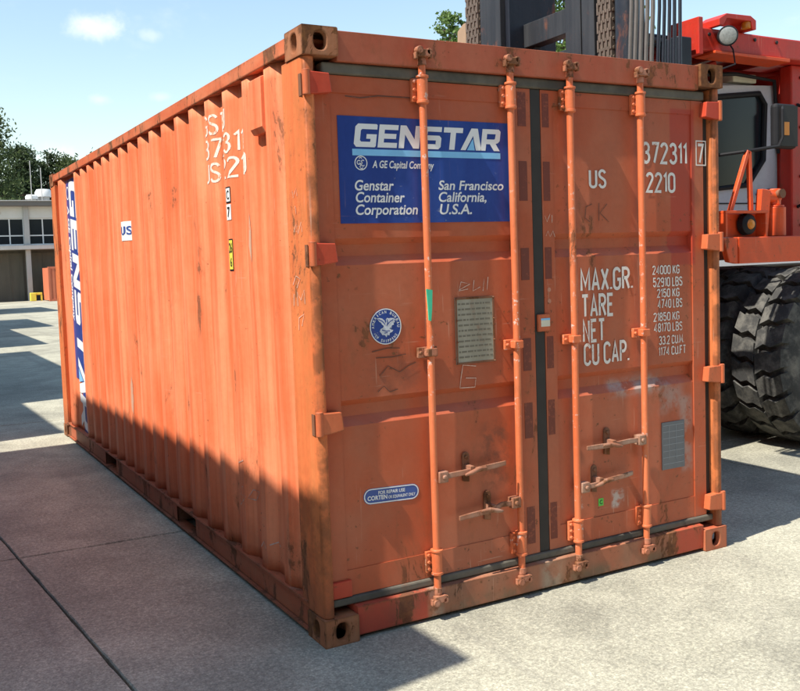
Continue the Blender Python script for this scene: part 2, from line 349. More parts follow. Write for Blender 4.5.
def concrete(name, base, seed):
    m, t, b = new_mat(name); P = t.pos()
    ag = t.noise(P, 46, 5, .75); ag2 = t.noise(P, 130, 3, .7); bl = t.noise(P, .55, 7, .66, .5); st = t.noise(P, 3.1, 6, .65)
    col = t.mix(t.ramp(ag, .34, .66), tuple(v*.74 for v in base), tuple(v*1.2 for v in base))
    col = t.mul(col, t.mix(t.ramp(ag2, .38, .62), (.82, .81, .80), (1.10, 1.10, 1.09)))
    col = t.mul(col, t.mix(t.ramp(bl, .34, .64), (.74, .735, .73), (1.09, 1.08, 1.05)))
    col = t.mul(col, t.mix(t.ramp(st, .38, .62), (.88, .88, .87), (1.05, 1.05, 1.04)))
    vo = t.n('TexVoronoi'); t.put(vo.inputs['Vector'], P); vo.inputs['Scale'].default_value = 70
    col = t.mul(col, t.mix(t.ramp(vo.outputs['Distance'], .12, .5), (1.16, 1.15, 1.12), (.88, .88, .885)))
    tm = t.ramp(t.noise(t.scaled(P, (1.5, .06, 1)), 1.6, 5, .6), .56, .70)         # tyre wear along the yard
    col = t.mix(t.math('MULTIPLY', tm, .22), col, (.12, .115, .11))
    oil = t.math('MULTIPLY', t.ramp(t.noise(P, 2.3, 5, .6, .3), .64, .70), t.ramp(t.noise(P, .31, 3), .47, .6))
    col = t.mix(t.math('MULTIPLY', oil, .4), col, (.085, .078, .07))
    spk = t.ramp(t.noise(P, 17, 3, .5), .71, .75)
    col = t.mix(t.math('MULTIPLY', spk, .45), col, (.09, .085, .075))
    h = t.math('ADD', t.math('MULTIPLY', ag, .6), t.math('MULTIPLY', ag2, .4))
    finish(t, b, col, .88, h, .55, .006, spec=.25)
    return m
M['concrete'] = concrete('washed_concrete', (.425, .412, .332), 1)
M['joint'] = plain('joint_dirt', (.055, .05, .04), .95, var=.5, nsc=20)
g = MB().add([(-900, -600, -.035), (900, -600, -.035), (900, 1300, -.035), (-900, 1300, -.035)], [(0, 1, 2, 3)]).build('ground', 'joint', fix=False)
tag(g, 'grey concrete yard laid in large slabs', 'ground', kind='structure')
UX, VX, O0 = Vector((1, -.03)), Vector((-.082, 1)), Vector((-.958, 2.08))
SL, GP = 5.0, .0055
def slab_mesh(nu, nv):
    rg = random.Random(5); cs = []
    gu, gv = GP, GP*1.8
    cor = [(gu, gv), (SL-gu, gv), (SL-gu, SL-gv), (gu, SL-gv)]; NS = 70
    for k in range(4):
        (a0, b0), (a1, b1) = cor[k], cor[(k+1) % 4]; w = 0
        for i in range(NS):
            w = w*.6+rg.gauss(0, .0012); chip = rg.uniform(.003, .008) if rg.random() < .03 else 0
            f = i/NS; d = 0 if i == 0 else w+chip; nx_, ny_ = (b0-b1)/SL, (a1-a0)/SL
            p = UX*(a0+(a1-a0)*f+nx_*d)+VX*(b0+(b1-b0)*f+ny_*d); cs.append((p, d))
    n = len(cs); ctr = sum((c[0] for c in cs), Vector((0, 0)))/n
    low = [(p.x, p.y, -.03) for p, d in cs]; mid = [(p.x, p.y, -.007) for p, d in cs]
    top = [((p+(ctr-p).normalized()*.005).x, (p+(ctr-p).normalized()*.005).y, 0) for p, d in cs]
    F_ = [tuple(range(2*n, 3*n))]+[(i, (i+1) % n, (i+1) % n+n, i+n) for i in range(n)]+[(i+n, (i+1) % n+n, (i+1) % n+2*n, i+2*n) for i in range(n)]
    me = bpy.data.meshes.new('slab'); me.from_pydata(low+mid+top, [], F_); me.materials.append(M['concrete']); return me
sm = slab_mesh(1, 1)
for i in range(-3, 6):
    for j in range(-3, 12):
        o = bpy.data.objects.new('slab', sm); COL.objects.link(o); o.parent = g
        p = O0+UX*(i*SL)+VX*(j*SL); o.location = (p.x, p.y, 0 if (-1 <= i <= 1 and -1 <= j <= 1) else rnd.uniform(-.004, 0))
# distant yard beyond the slabs
yd = MB()
for x0, x1, y0, y1 in ((-700, 700, 61.5, 1200), (-700, -24, -500, 61.5), (34, 700, -500, 61.5), (-24, 34, -500, -13)):
    yd.add([(x0, y0, -.02), (x1, y0, -.02), (x1, y1, -.02), (x0, y1, -.02)], [(0, 1, 2, 3)])
M['asphalt'] = plain('asphalt', (.16, .15, .14), .9, var=.3, nsc=3)
tag(yd.build('yard_asphalt', 'asphalt', fix=False), 'grey asphalt yard beyond the concrete slabs', 'ground', kind='structure')

# ------------------------------------------------------------------ two-storey building
M['bwall'] = paint('facade_white', (.60, .59, .55), (.68, .67, .64), .0, .7, .75, chips=0, streak=(.6, .6, .2))
M['bconc'] = paint('facade_grey', (.40, .39, .37), (.47, .46, .44), .0, .7, .8, chips=0)
M['bdark'] = paint('garage_brown', (.085, .075, .058), (.12, .105, .08), .0, .7, .7, chips=0, streak=(2, 2, .2))
M['fascia'] = plain('roof_edge', (.15, .135, .12), .7)
m, t, b = new_mat('window_glass'); finish(t, b, (.012, .016, .02), .12, spec=.3); M['glass'] = m
M['frame'] = plain('window_frame', (.62, .63, .62), .5)
BX, BY = 6.65, 55.0
bld = thing('office_building', (BX, BY, 0), 'low white two-storey building with flat roof and dark garage bays at far left', 'building')
NB0, NB1, BW = -3, 6, 3.5
X0, X1 = BX+NB0*BW, BX+NB1*BW
boxp('wall', 'bwall', bld, X0, X1, BY+.05, BY+12, 5.03, 5.72, bevel=0)
boxp('wall', 'bwall', bld, X0, X1, BY+.30, BY+12, 3.38, 5.03, bevel=0)
boxp('wall', 'bdark', bld, X0+.1, X1-.1, BY+.9, BY+11.9, -.02, 3.12, bevel=0)
boxp('balcony_slab', 'bconc', bld, X0-.2, X1+.2, BY-.35, BY+12.1, 3.12, 3.375, bevel=.02)
rf = boxp('roof', 'fascia', bld, X0-.4, X1+.4, BY-.55, BY+12.4, 5.72, 6.0, bevel=.02)
boxp('roof_edge', 'bconc', rf, X0-.45, X1+.45, BY-.6, BY+12.45, 6.0, 6.06, bevel=.01)
for i in range(NB0, NB1+1):
    x = BX+i*BW
    boxp('pillar', 'bconc', bld, x-.15, x+.15, BY-.08, BY+.29, 3.375, 5.72, bevel=.01)
    boxp('pillar', 'bconc', bld, x-.12, x+.16, BY-.05, BY+.25, -.02, 3.12, bevel=.01)
    if i == NB1: break
    xa, xb = x+.16, x+BW-.16; n = 4; w = (xb-xa)/n
    fr = MB()
    for k in range(n+1): fr.box(xa+k*w-.035, xa+k*w+.035, BY+.12, BY+.2, 3.4, 5.03)
    for z in (3.43, 3.97, 4.99):
        for k in range(n): fr.box(xa+k*w+.035, xa+(k+1)*w-.035, BY+.125, BY+.195, z-.035, z+.035)
    wn = fr.build('window', 'frame', bld)
    for k in range(n):
        for z0, z1 in ((3.465, 3.935), (4.005, 4.955)):
            MB().box(xa+k*w+.035, xa+(k+1)*w-.035, BY+.15, BY+.165, z0, z1).build('pane', 'glass', wn)
    gd = MB().box(x+.2, x+BW-.2, BY+.82, BY+.9, 0, 2.95).build('garage_door', 'bdark', bld)
    for k in range(1, 4): boxp('rib', 'bdark', gd, x+.2+k*.78-.03, x+.2+k*.78+.03, BY+.79, BY+.818, .02, 2.93, bevel=0)
M['ventwhite'] = plain('vent_white', (.68, .68, .66), .5)
def roof_vent(x, y, r, h, label):
    v = thing('roof_vent', (x, y, 6.06), label, 'vent', 'white vents on the flat roof')
    MB().lathe([(0, 0), (r*.7, 0), (r*.7, h*.45), (0, h*.45)], (x, y, 6.06), 'z', 20).build('neck', 'bconc', v, smooth=True)
    MB().lathe([(0, h*.45), (r, h*.45), (r*1.02, h*.75), (r*.8, h*.95), (0, h)], (x, y, 6.06), 'z', 20).build('cap', 'ventwhite', v, smooth=True)
roof_vent(7.35, 57, .38, .55, 'smaller white round vent on the flat roof, left one')
roof_vent(8.15, 57.5, .52, .95, 'larger white round vent on the flat roof beside the container edge')
for x, y, h, lb in ((7.3, 56.6, 2.6, 'thin grey mast pole above the smaller roof vent'), (7.95, 56.8, 2.2, 'thin grey mast pole above the larger roof vent')):
    p = thing('antenna_pole', (x, y, 6.06), lb, 'pole', 'thin poles on the roof')
    MB().tube([(x, y, 6.06), (x, y, 6.06+h)], .025, 6).build('pole', 'bconc', p); boxp('foot', 'bconc', p, x-.12, x+.12, y-.12, y+.12, 6.061, 6.1)
# orange box container by the building, yellow block
bc = thing('storage_container', (7.3, 53.3, 0), 'small orange steel container standing against the far building', 'container')
M['farorange'] = paint('far_orange', (.55, .14, .07), (.6, .2, .1), .1, .6, .6, chips=0)
x0, x1, y0, y1 = 7.30, 9.7, 52.2, 54.3
mb = MB(); n = 12
for k in range(n):
    a = x0+(x1-x0)*k/n; w = (x1-x0)/n; mb.box(a+.02, a+w-.03, y0, y0+.04, .12, 1.9)
mb.box(x0+.02, x1-.02, y0+.03, y1, .05, 1.96); mb.build('wall', 'farorange', bc)
for xx in (x0, x1-.1): boxp('corner_post', 'farorange', bc, xx, xx+.1, y0-.02, y0+.1, 0, 2.02)
boxp('top_rail', 'farorange', bc, x0+.1, x1-.1, y0-.015, y0+.08, 1.9, 2.02); boxp('bottom_rail', 'farorange', bc, x0+.1, x1-.1, y0-.015, y0+.08, .0, .12)
boxp('latch', 'rustbare', bc, x0+.48, x0+.62, y0-.03, y0-.001, .9, 1.25)
yb = thing('yellow_block', (6.85, 54.3, 0), 'yellow painted concrete barrier block at the foot of a building pillar', 'block')
boxp('block', M['yellow'], yb, 6.52, 6.86, 54.1, 54.45, 0, .5, bevel=.03); boxp('top_bar', M['yellow'], yb, 6.86, 7.22, 54.2, 54.35, .36, .5, bevel=.02); boxp('leg', M['yellow'], yb, 7.12, 7.22, 54.205, 54.345, 0, .358)

# ------------------------------------------------------------------ trees
def leafmat(name, c1, c2):
    m, t, b = new_mat(name); P = t.pos(); n = t.noise(P, 1.1, 4); n2 = t.noise(P, 14, 2)
    col = t.mix(t.ramp(t.math('ADD', t.math('MULTIPLY', n, .6), t.math('MULTIPLY', n2, .4)), .35, .65), c1, c2)
    finish(t, b, col, .6, spec=.25)
    tr = t.n('BsdfTranslucent'); t.put(tr.inputs[0], t.mix(.5, col, c2)); mx = t.n('MixShader'); mx.inputs[0].default_value = .3
    out = m.node_tree.nodes['Material Output']; t.nt.links.new(b.outputs[0], mx.inputs[1]); t.nt.links.new(tr.outputs[0], mx.inputs[2]); t.nt.links.new(mx.outputs[0], out.inputs[0])
    return m
M['pine'] = leafmat('pine_needles', (.045, .075, .028), (.12, .155, .055))
M['pinedark'] = leafmat('dark_needles', (.028, .048, .022), (.07, .10, .04))
M['broad'] = leafmat('broad_leaves', (.07, .13, .03), (.17, .25, .07))
M['bark'] = paint('bark', (.09, .06, .04), (.15, .10, .07), 0, .8, .9, chips=0)
def tree(name, x, y, h, r, label, mat, seed, leaf=.26, clumps=150, per=55, low=.28, shape='pine', group='trees behind the building'):
    rg = np.random.default_rng(seed); tr = thing(name, (x, y, 0), label, 'tree', group)
    lean = rg.normal(0, .02, 2); mb = MB()
    tp = [(x+lean[0]*z, y+lean[1]*z, z) for z in np.linspace(-.05, h*.96, 8)]
    mb.tube(tp, list(np.linspace(h*.02+.06, .03, 8)), 8)
    V = []; F = []
    for i in range(clumps):
        q = low+(1-low)*rg.random()**.85; z = h*q; s = (q-low)/(1-low)
        if shape == 'pine': ext = r*(1.0-.75*s**1.6)*(.45+.55*min(1, s*5))
        else: ext = r*math.sqrt(max(.02, 1-(2*s-1)**2*.92))
        a = rg.random()*6.283; d = ext*(rg.random()**.45)*rg.uniform(.75, 1.12)
        c = np.array([x+lean[0]*z+d*math.cos(a), y+lean[1]*z+d*math.sin(a), z+rg.normal(0, .15)])
        if i % 3 == 0:
            b0 = np.array([x+lean[0]*z, y+lean[1]*z, max(z-d*.35, h*.15)]); mb.tube([b0, (b0+c)/2+np.array([0, 0, .08]), c], [.05, .035, .012], 5, False)
        cr = (.32+.5*rg.random())*r*.34
        pts = rg.normal(0, 1, (per, 3))*np.array([cr*.62, cr*.62, cr*.36])+c
        sz = leaf*rg.uniform(.5, 1.25, per); ax = rg.normal(0, 1, (per, 3)); ax /= np.linalg.norm(ax, axis=1)[:, None]
        bx = np.cross(ax, rg.normal(0, 1, (per, 3))); bx /= np.linalg.norm(bx, axis=1)[:, None]
        wd = .42 if shape == 'pine' else .7
        for p, s_, a_, b_ in zip(pts, sz, ax, bx):
            k = len(V); V += [p-a_*s_*.5, p+b_*s_*wd*.5, p+a_*s_*.5, p-b_*s_*wd*.5]; F.append((k, k+1, k+2, k+3))
    mb.build('trunk', 'bark', tr, smooth=True)
    me = bpy.data.meshes.new('crown'); me.from_pydata([tuple(v) for v in V], [], F); link('crown', me, mat, tr)
tree('pine_tree', 5.6, 69.5, 13.9, 4.0, 'tall sunlit green pine with ragged crown at the left edge of the photo', 'pine', 1, .34, 230, 60, .30)
tree('pine_tree', 9.2, 74, 11.6, 2.6, 'dark slim pine just right of the tall pine', 'pinedark', 2, .32, 150, 55)
tree('pine_tree', 11.0, 76, 11.4, 2.3, 'dark pine behind the white roof vents', 'pinedark', 3, .3, 140, 55)
tree('pine_tree', 13.0, 75, 11.0, 2.7, 'dark pine peeking over the far top corner of the container', 'pine', 4, .32, 150, 55)
tree('pine_tree', 2.0, 78, 14.5, 3.4, 'green pine beyond the left edge of the photo', 'pine', 5, .34, 150, 50)
tree('pine_tree', 16.5, 77, 11.5, 3.2, 'dark pine hidden behind the container roof line', 'pinedark', 6, .34, 140, 50)
tree('pine_tree', 7.4, 79, 10.5, 3.2, 'dark pine standing behind the tall pine', 'pinedark', 8, .34, 150, 55)
tree('pine_tree', 10.1, 80, 10.2, 2.8, 'low dark pine filling the gap behind the roof', 'pinedark', 12, .34, 150, 55)
tree('birch_tree', 28.35, 40.5, 15.6, 1.5, 'pale green tree top showing left of the lift mast chain', 'broad', 9, .24, 120, 40, .3, 'round', 'trees behind the lift truck')
tree('birch_tree', 36.2, 40.0, 18.8, 4.6, 'bright green tree showing between the two mast uprights', 'broad', 10, .32, 260, 55, .3, 'round', 'trees behind the lift truck')
# ------------------------------------------------------------------ added unseen block behind the camera, cuts sky fill on doors and side
wx0, wx1, wy = -16, 24, -15.0
wb = thing('sky_blocker', ((wx0+wx1)/2, wy-5, 0), 'long grey unseen building added behind the camera to block sky light', 'building')
M['cladding'] = paint('cladding_grey', (.16, .165, .16), (.21, .21, .20), .1, .7, .6, chips=0)
mb = MB()
for k in range(80): a = wx0+k*.5; mb.box(a+.02, a+.30, wy, wy+.05, .6, 9.2)
mb.box(wx0, wx1, wy-10, wy-.002, .0, 9.3); mb.build('wall', 'cladding', wb)
boxp('roof', 'fascia', wb, wx0-.3, wx1+.3, wy-10.3, wy+.35, 9.301, 9.6, bevel=.02)
for x in (-12, -4, 4, 12, 19): boxp('roller_door', 'bdark', wb, x, x+4, wy+.051, wy+.1, .02, 4.5, bevel=0)
# ================================================================== THE CONTAINER
CW, CL, CH = 2.438, 6.058, 2.591
C = thing('shipping_container', (CW/2, CL/2, 0), 'weathered orange twenty-foot shipping container with blue lettered sign on its door', 'container')
# ---- corner castings with real oval holes
def casting_mb(x0, x1, y0, y1, z0, z1, faces, hw=.029, hh=.038, mb=None):
    mb = mb or MB()
    def P(ax, sgn, a, b, d):
        if ax == 'x': return ((x0+d) if sgn < 0 else (x1-d), a, b)
        if ax == 'y': return (a, (y0+d) if sgn < 0 else (y1-d), b)
        return (a, b, (z0+d) if sgn < 0 else (z1-d))
    rng = {'x': ((y0, y1), (z0, z1)), 'y': ((x0, x1), (z0, z1)), 'z': ((x0, x1), (y0, y1))}
    for ax in 'xyz':
        for sgn in (-1, 1):
            (a0, a1), (b0, b1) = rng[ax]
            if (ax, sgn) not in faces:
                mb.add([P(ax, sgn, a0, b0, 0), P(ax, sgn, a1, b0, 0), P(ax, sgn, a1, b1, 0), P(ax, sgn, a0, b1, 0)], [(0, 1, 2, 3)]); continue
            ca, cb = (a0+a1)/2, (b0+b1)/2; n = 32; ov = []; rc = []
            for i in range(n):
                t_ = 2*math.pi*i/n; c_, s_ = math.cos(t_), math.sin(t_)
                e = 2.6; ov.append((ca+hw*math.copysign(abs(c_)**(2/e), c_), cb+hh*math.copysign(abs(s_)**(2/e), s_)))
                k = min((a1-ca)/max(1e-6, abs(c_)), (b1-cb)/max(1e-6, abs(s_))); rc.append([ca+k*c_, cb+k*s_])
            for cx_ in (a0, a1):
                for cy_ in (b0, b1):
                    j = min(range(n), key=lambda q: (rc[q][0]-cx_)**2+(rc[q][1]-cy_)**2); rc[j] = [cx_, cy_]
            vs = [P(ax, sgn, *p, 0) for p in rc]+[P(ax, sgn, *p, 0) for p in ov]+[P(ax, sgn, *p, .028) for p in ov]
            mb.add(vs, [(i, (i+1)%n, n+(i+1)%n, n+i) for i in range(n)]+[(n+i, n+(i+1)%n, 2*n+(i+1)%n, 2*n+i) for i in range(n)])
    return mb
for xs_, sx in ((0, -1), (CW-.162, 1)):
    for ys_, sy in ((0, -1), (CL-.178, 1)):
        for zs_, sz in ((0, -1), (CH-.118, 1)):
            f = {('x', sx), ('y', sy)}
            o = casting_mb(xs_, xs_+.162, ys_, ys_+.178, zs_, zs_+.118, f).build('corner_casting', 'casting_red' if (sx > 0 and sz < 0) else 'casting', C)
            bm = bmesh.new(); bm.from_mesh(o.data); bmesh.ops.remove_doubles(bm, verts=bm.verts, dist=1e-5); bmesh.ops.recalc_face_normals(bm, faces=bm.faces); bm.to_mesh(o.data); bm.free()
            b = o.modifiers.new('bevel', 'BEVEL'); b.width = .006; b.segments = 2; b.limit_method = 'ANGLE'; b.angle_limit = R(50)
# ---- posts
ZP0, ZP1 = .119, CH-.119
for mir in (0, 1):
    q = lambda x: CW-x if mir else x
    MB().prism([(q(x), y) for x, y in ((.005, .235), (.005, .05), (.012, .022), (.026, .012), (.046, .012), (.056, .022), (.056, .115), (.11, .118), (.11, .235))], 'z', ZP0, ZP1).build('corner_post', 'post', C, smooth=True, bevel=.004)
    MB().prism([(q(x), y) for x, y in ((.005, CL-.23), (.005, CL-.006), (.15, CL-.006), (.15, CL-.06), (.06, CL-.06), (.06, CL-.23))], 'z', ZP0, ZP1).build('corner_post', 'post', C, bevel=.004)
# ---- rails
for mir in (0, 1):
    q = lambda a, b: (CW-b, CW-a) if mir else (a, b)
    MB().box(*q(.002, .062), .179, CL-.179, 2.509, 2.576).build('top_rail', 'rail', C, bevel=.005)
    pk = ((1.82, 2.20), (3.86, 4.24))
    cuts = [.179, pk[0][0], pk[0][1], pk[1][0], pk[1][1], CL-.179]
    br = MB(); br.box(*q(.0, .075), .179, CL-.179, .142, .154); br.box(*q(.0, .075), .179, CL-.179, .016, .026)
    for i in (0, 2, 4): br.box(*q(.018, .028), cuts[i], cuts[i+1], .0262, .1418)
    br.build('bottom_rail', 'rail', C, bevel=.002)
    for a, b_ in pk:
        fp = MB(); fp.box(*q(.02, .5), a-.006, a, .027, .141); fp.box(*q(.02, .5), b_, b_+.006, .027, .141); fp.box(*q(.49, .5), a, b_, .027, .141)
        fp.build('fork_pocket', 'rustbare', C)
boxp('floor', 'rustbare', C, .08, CW-.08, .1, CL-.06, .155, .18, bevel=0)
# ---- corrugated side walls
XO, XI = .012, .047
BR = [.235, .25, .31, .378]
for k in range(17):
    yk = .45+.278*k; BR += [yk, yk+.068, yk+.138, yk+.206] if k < 16 else [yk, yk+.068]
BR += [5.465, 5.525, 5.68, 5.73, CL-.228]
BV = [XI, XI, XI, XO]
for k in range(17): BV += [XO, XI, XI, XO] if k < 16 else [XO, XI]
BV += [XI, XO, XO, XI, XI]
def dent(y, z):
    return .0016*math.sin(2.3*y+1.7*z)+.0014*math.sin(5.1*y-3.3*z+1)+.0010*math.sin(9*z+4*y)
def prof(y, z):
    return float(np.interp(y, BR, BV))+dent(y, z)*min(1, (z-.15)*5)*min(1, (2.51-z)*5)
ZR = [.155+(2.508-.155)*i/36 for i in range(37)]
for mir in (0, 1):
    mb = MB(); n = len(ZR)
    vs = [((CW-prof(y, z)) if mir else prof(y, z), y, z) for y in BR for z in ZR]
    mb.add(vs, [(i*n+j, i*n+j+1, (i+1)*n+j+1, (i+1)*n+j) for i in range(len(BR)-1) for j in range(n-1)])
    o = mb.build('side_panel', 'side', C, fix=False)
    md = o.modifiers.new('solid', 'SOLIDIFY'); md.thickness = .003; md.offset = 1 if mir else -1
    o.data.polygons.foreach_set('use_smooth', [True]*len(o.data.polygons)); o.data.set_sharp_from_angle(angle=R(18))
mb = MB(); pts = []
n = 8
for i in range(n):
    a = .16+(CW-.32)*i/n; w = (CW-.32)/n; pts += [(a, CL-.06), (a+w*.28, CL-.06), (a+w*.45, CL-.015), (a+w*.83, CL-.015)]
pts += [(CW-.16, CL-.06)]
for (xa, ya), (xb, yb_) in zip(pts, pts[1:]): mb.add([(xa, ya, .02), (xb, yb_, .02), (xb, yb_, 2.58), (xa, ya, 2.58)], [(0, 1, 2, 3)])
mb.build('end_panel', 'side', C)
rp = MB(); rp.box(.0625, CW-.0625, .1, CL-.062, 2.545, 2.56)
for i in range(20): rp.box(.15, CW-.15, .25+i*.28, .25+i*.28+.11, 2.5605, 2.575)
rp.build('roof_panel', 'rail', C)
# ventilator
MB().prism([(-.004, 2.47), (.05, 2.49), (.05, 2.225), (.012, 2.225), (-.004, 2.25)], 'y', .455, .600).build('ventilator', 'side', C, bevel=.003)
# ---- header and sill
MB().prism([(.018, 2.458), (.014, 2.582), (.10, 2.582), (.10, 2.458)], 'x', .1625, CW-.1625).build('header', 'header', C, bevel=.003)
MB().prism([(.016, .018), (.012, .145), (.05, .150), (.12, .150), (.12, .018)], 'x', .1625, CW-.1625).build('sill', 'sill', C, bevel=.003)
boxp('sill_end', 'redpaint', C, .057, .15, .03, .10, .19, .262); 
# ---- gaskets
boxp('gasket', 'gasketdirty', C, .1, CW-.1, .036, .10, 2.409, 2.456, bevel=.008)
boxp('gasket', 'gasketdirty', C, .06, CW-.06, .036, .10, .1515, .186, bevel=.008)
boxp('gasket', 'gasket', C, 1.188, 1.247, .047, .09, .187, 2.408, bevel=.004)
boxp('gasket', 'gasket', C, 2.337, 2.383, .062, .10, .187, 2.408, bevel=.004)
boxp('gasket', 'gasket', C, .0565, .0625, .07, .10, .187, 2.408, bevel=0)
# ---- doors
def panel_prof(y0):
    g = []
    for zc in (.985, 1.675): g += [(y0, zc-.062), (y0+.030, zc-.022), (y0+.030, zc+.026), (y0, zc+.052)]
    return g
PYL = .052
def door(name, xs, parent, label):
    xa, xb, xc, xd = xs; mb = MB()
    mb.box(xa, xb, .047, .098, .188, 2.406); mb.box(xc, xd, .046, .098, .188, 2.406)
    mb.box(xb, xc, .048, .098, 2.335, 2.406); mb.box(xb, xc, .048, .098, .188, .300)
    zz = [(PYL, .300)]+panel_prof(PYL)+[(PYL, 2.335)]
    # pressed panel with slight waviness
    nx = 14; cols = [xb+(xc-xb)*i/nx for i in range(nx+1)]
    zs = []
    for (ya, za), (yb_, zb) in zip(zz, zz[1:]):
        m_ = max(1, int((zb-za)/.06))
        zs += [(ya+(yb_-ya)*i/m_, za+(zb-za)*i/m_) for i in range(m_)]
    zs.append(zz[-1])
    def wob(x, z):
        e = min(1, (x-xb)*8, (xc-x)*8, (z-.30)*8, (2.335-z)*8)
        return e*(.0022*math.sin(5.3*x+3.1*z)+.0018*math.sin(9.1*x-6.7*z+.6)+.0012*math.sin(14*z+3*x))*.22
    n = len(zs)
    mb.add([(x, y+wob(x, z), z) for x in cols for y, z in zs], [(i*n+j, (i+1)*n+j, (i+1)*n+j+1, i*n+j+1) for i in range(nx) for j in range(n-1)])
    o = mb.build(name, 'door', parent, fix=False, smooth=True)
    o.data.set_sharp_from_angle(angle=R(20)); tag(o, label)
    return o
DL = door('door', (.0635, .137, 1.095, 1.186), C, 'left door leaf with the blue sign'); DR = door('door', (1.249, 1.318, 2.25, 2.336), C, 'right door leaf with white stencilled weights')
boxp('edge_strip', 'bar', DL, 1.074, 1.086, .036, .0475, .32, 2.32, bevel=.002)
# brown pads on the two meeting stiles
for z0, z1 in ((2.232, 2.39), (1.885, 2.07), (1.512, 1.663), (1.08, 1.235), (.755, .925), (.24, .42)):
    boxp('pad', 'pad', DL, 1.112, 1.160, .0445, .0458, z0, z1, bevel=0); boxp('pad', 'pad', DR, 1.257, 1.297, .0455, .0468, z0, z1, bevel=0)
# ---- hinges
def hinge(z, mir, mat, parent):
    q = lambda x: CW-x if mir else x
    h = MB().prism([(q(.128), z-.036), (q(.118), z+.042), (q(.016), z+.046), (q(.016), z-.046), (q(.05), z-.046)], 'y', .002, .0455).build('hinge', mat, parent, bevel=.004)
    MB().tube([(q(.016), .012, z-.052), (q(.016), .012, z+.052)], .0165, 14).build('pin_barrel', 'hinge', h, smooth=True, bevel=.003)
for z, mt in ((2.362, 'redpaint'), (1.664, 'redpaint'), (.955, 'hinge'), (.252, 'redpaint')): 
    if z > .5: hinge(z, 0, mt, C)
for z in (2.356, 1.664, .955, .258): hinge(z, 1, 'redpaint' if z > 2 else 'hinge', C)
for z in (2.362, 1.664, .955): boxp('hinge_slot', 'rustbare', C, .0025, .0055, .034, .060, z-.05, z+.04, bevel=0)
# ---- locking bars
YB = .016
BXS = [PY(u, v, YB).x for u, v in ((430.5, 353), (516.5, 344), (574.5, 340), (643.5, 331))]
def bolt(mb, x, y, z, r=.008, n=6): mb.lathe([(0, -.008), (r, -.007), (r, .004)], (x, y, z), 'y', n)
BARS = []
for i, bx in enumerate(BXS):
    bar = MB().tube([(bx, YB, .13), (bx, YB, .8), (bx+.002, YB, 1.3), (bx, YB, 1.9), (bx, YB, 2.47)], .0165, 16).build('locking_bar', 'bar', C, smooth=True); BARS.append(bar)
    for z0, z1, top in ((2.300, 2.425, 1), (.205, .325, 0)):
        s_ = MB(); s_.tube([(bx, YB, z0), (bx, YB, z0+.004), (bx, YB, z1-.004), (bx, YB, z1)], [.021, .0245, .0245, .021], 16)
        s_.tube([(bx, YB, z1-.012), (bx, YB, z1-.002)], .029, 16); s_.tube([(bx, YB, z0+.004), (bx, YB, z0+.016)], .028, 16)
        s_.box(bx-.046, bx-.018, .030, .0455, z0+.012, z1-.012); s_.box(bx+.018, bx+.030, .030, .0455, z0+.012, z1-.012)
        for zz in np.linspace(z0+.028, z1-.028, 3): bolt(s_, bx-.035, .028, zz, .0085)
        s_.build('bearing_sleeve', 'bar', bar, smooth=True, bevel=.0015)
        zc, sg = (2.515, 1) if top else (.098, -1)
        k_ = MB(); k_.tube([(bx, YB, zc-sg*.05), (bx, YB, zc-sg*.01)], [.021, .019], 14)
        k_.box(bx-.030, bx+.030, -.014, .0135, zc-.015, zc+.017)
        k_.tube([(bx-.024, -.018, zc+sg*.012), (bx-.024, .012, zc+sg*.012)], .017, 12); k_.tube([(bx+.026, -.014, zc+sg*.008), (bx+.026, .012, zc+sg*.008)], .015, 12)
        k_.box(bx-.043, bx-.030, -.008, .0135, zc-.026, zc+.004); k_.box(bx+.0305, bx+.041, -.010, .0135, zc-.02, zc+.012)
        k_.build('cam_keeper', 'fit', bar, smooth=True, bevel=.003)
    gmat = 'fit' if i == 0 else 'bar'
    g_ = MB(); g_.box(bx-.026, bx+.026, -.006, .03, 1.197, 1.233); g_.box(bx-.055, bx+.046, .0305, .0465, 1.190, 1.238)
    bolt(g_, bx-.043, .028, 1.214, .009); bolt(g_, bx+.037, .028, 1.214, .007)
    g_.build('bar_guide', gmat, bar, smooth=True, bevel=.004)
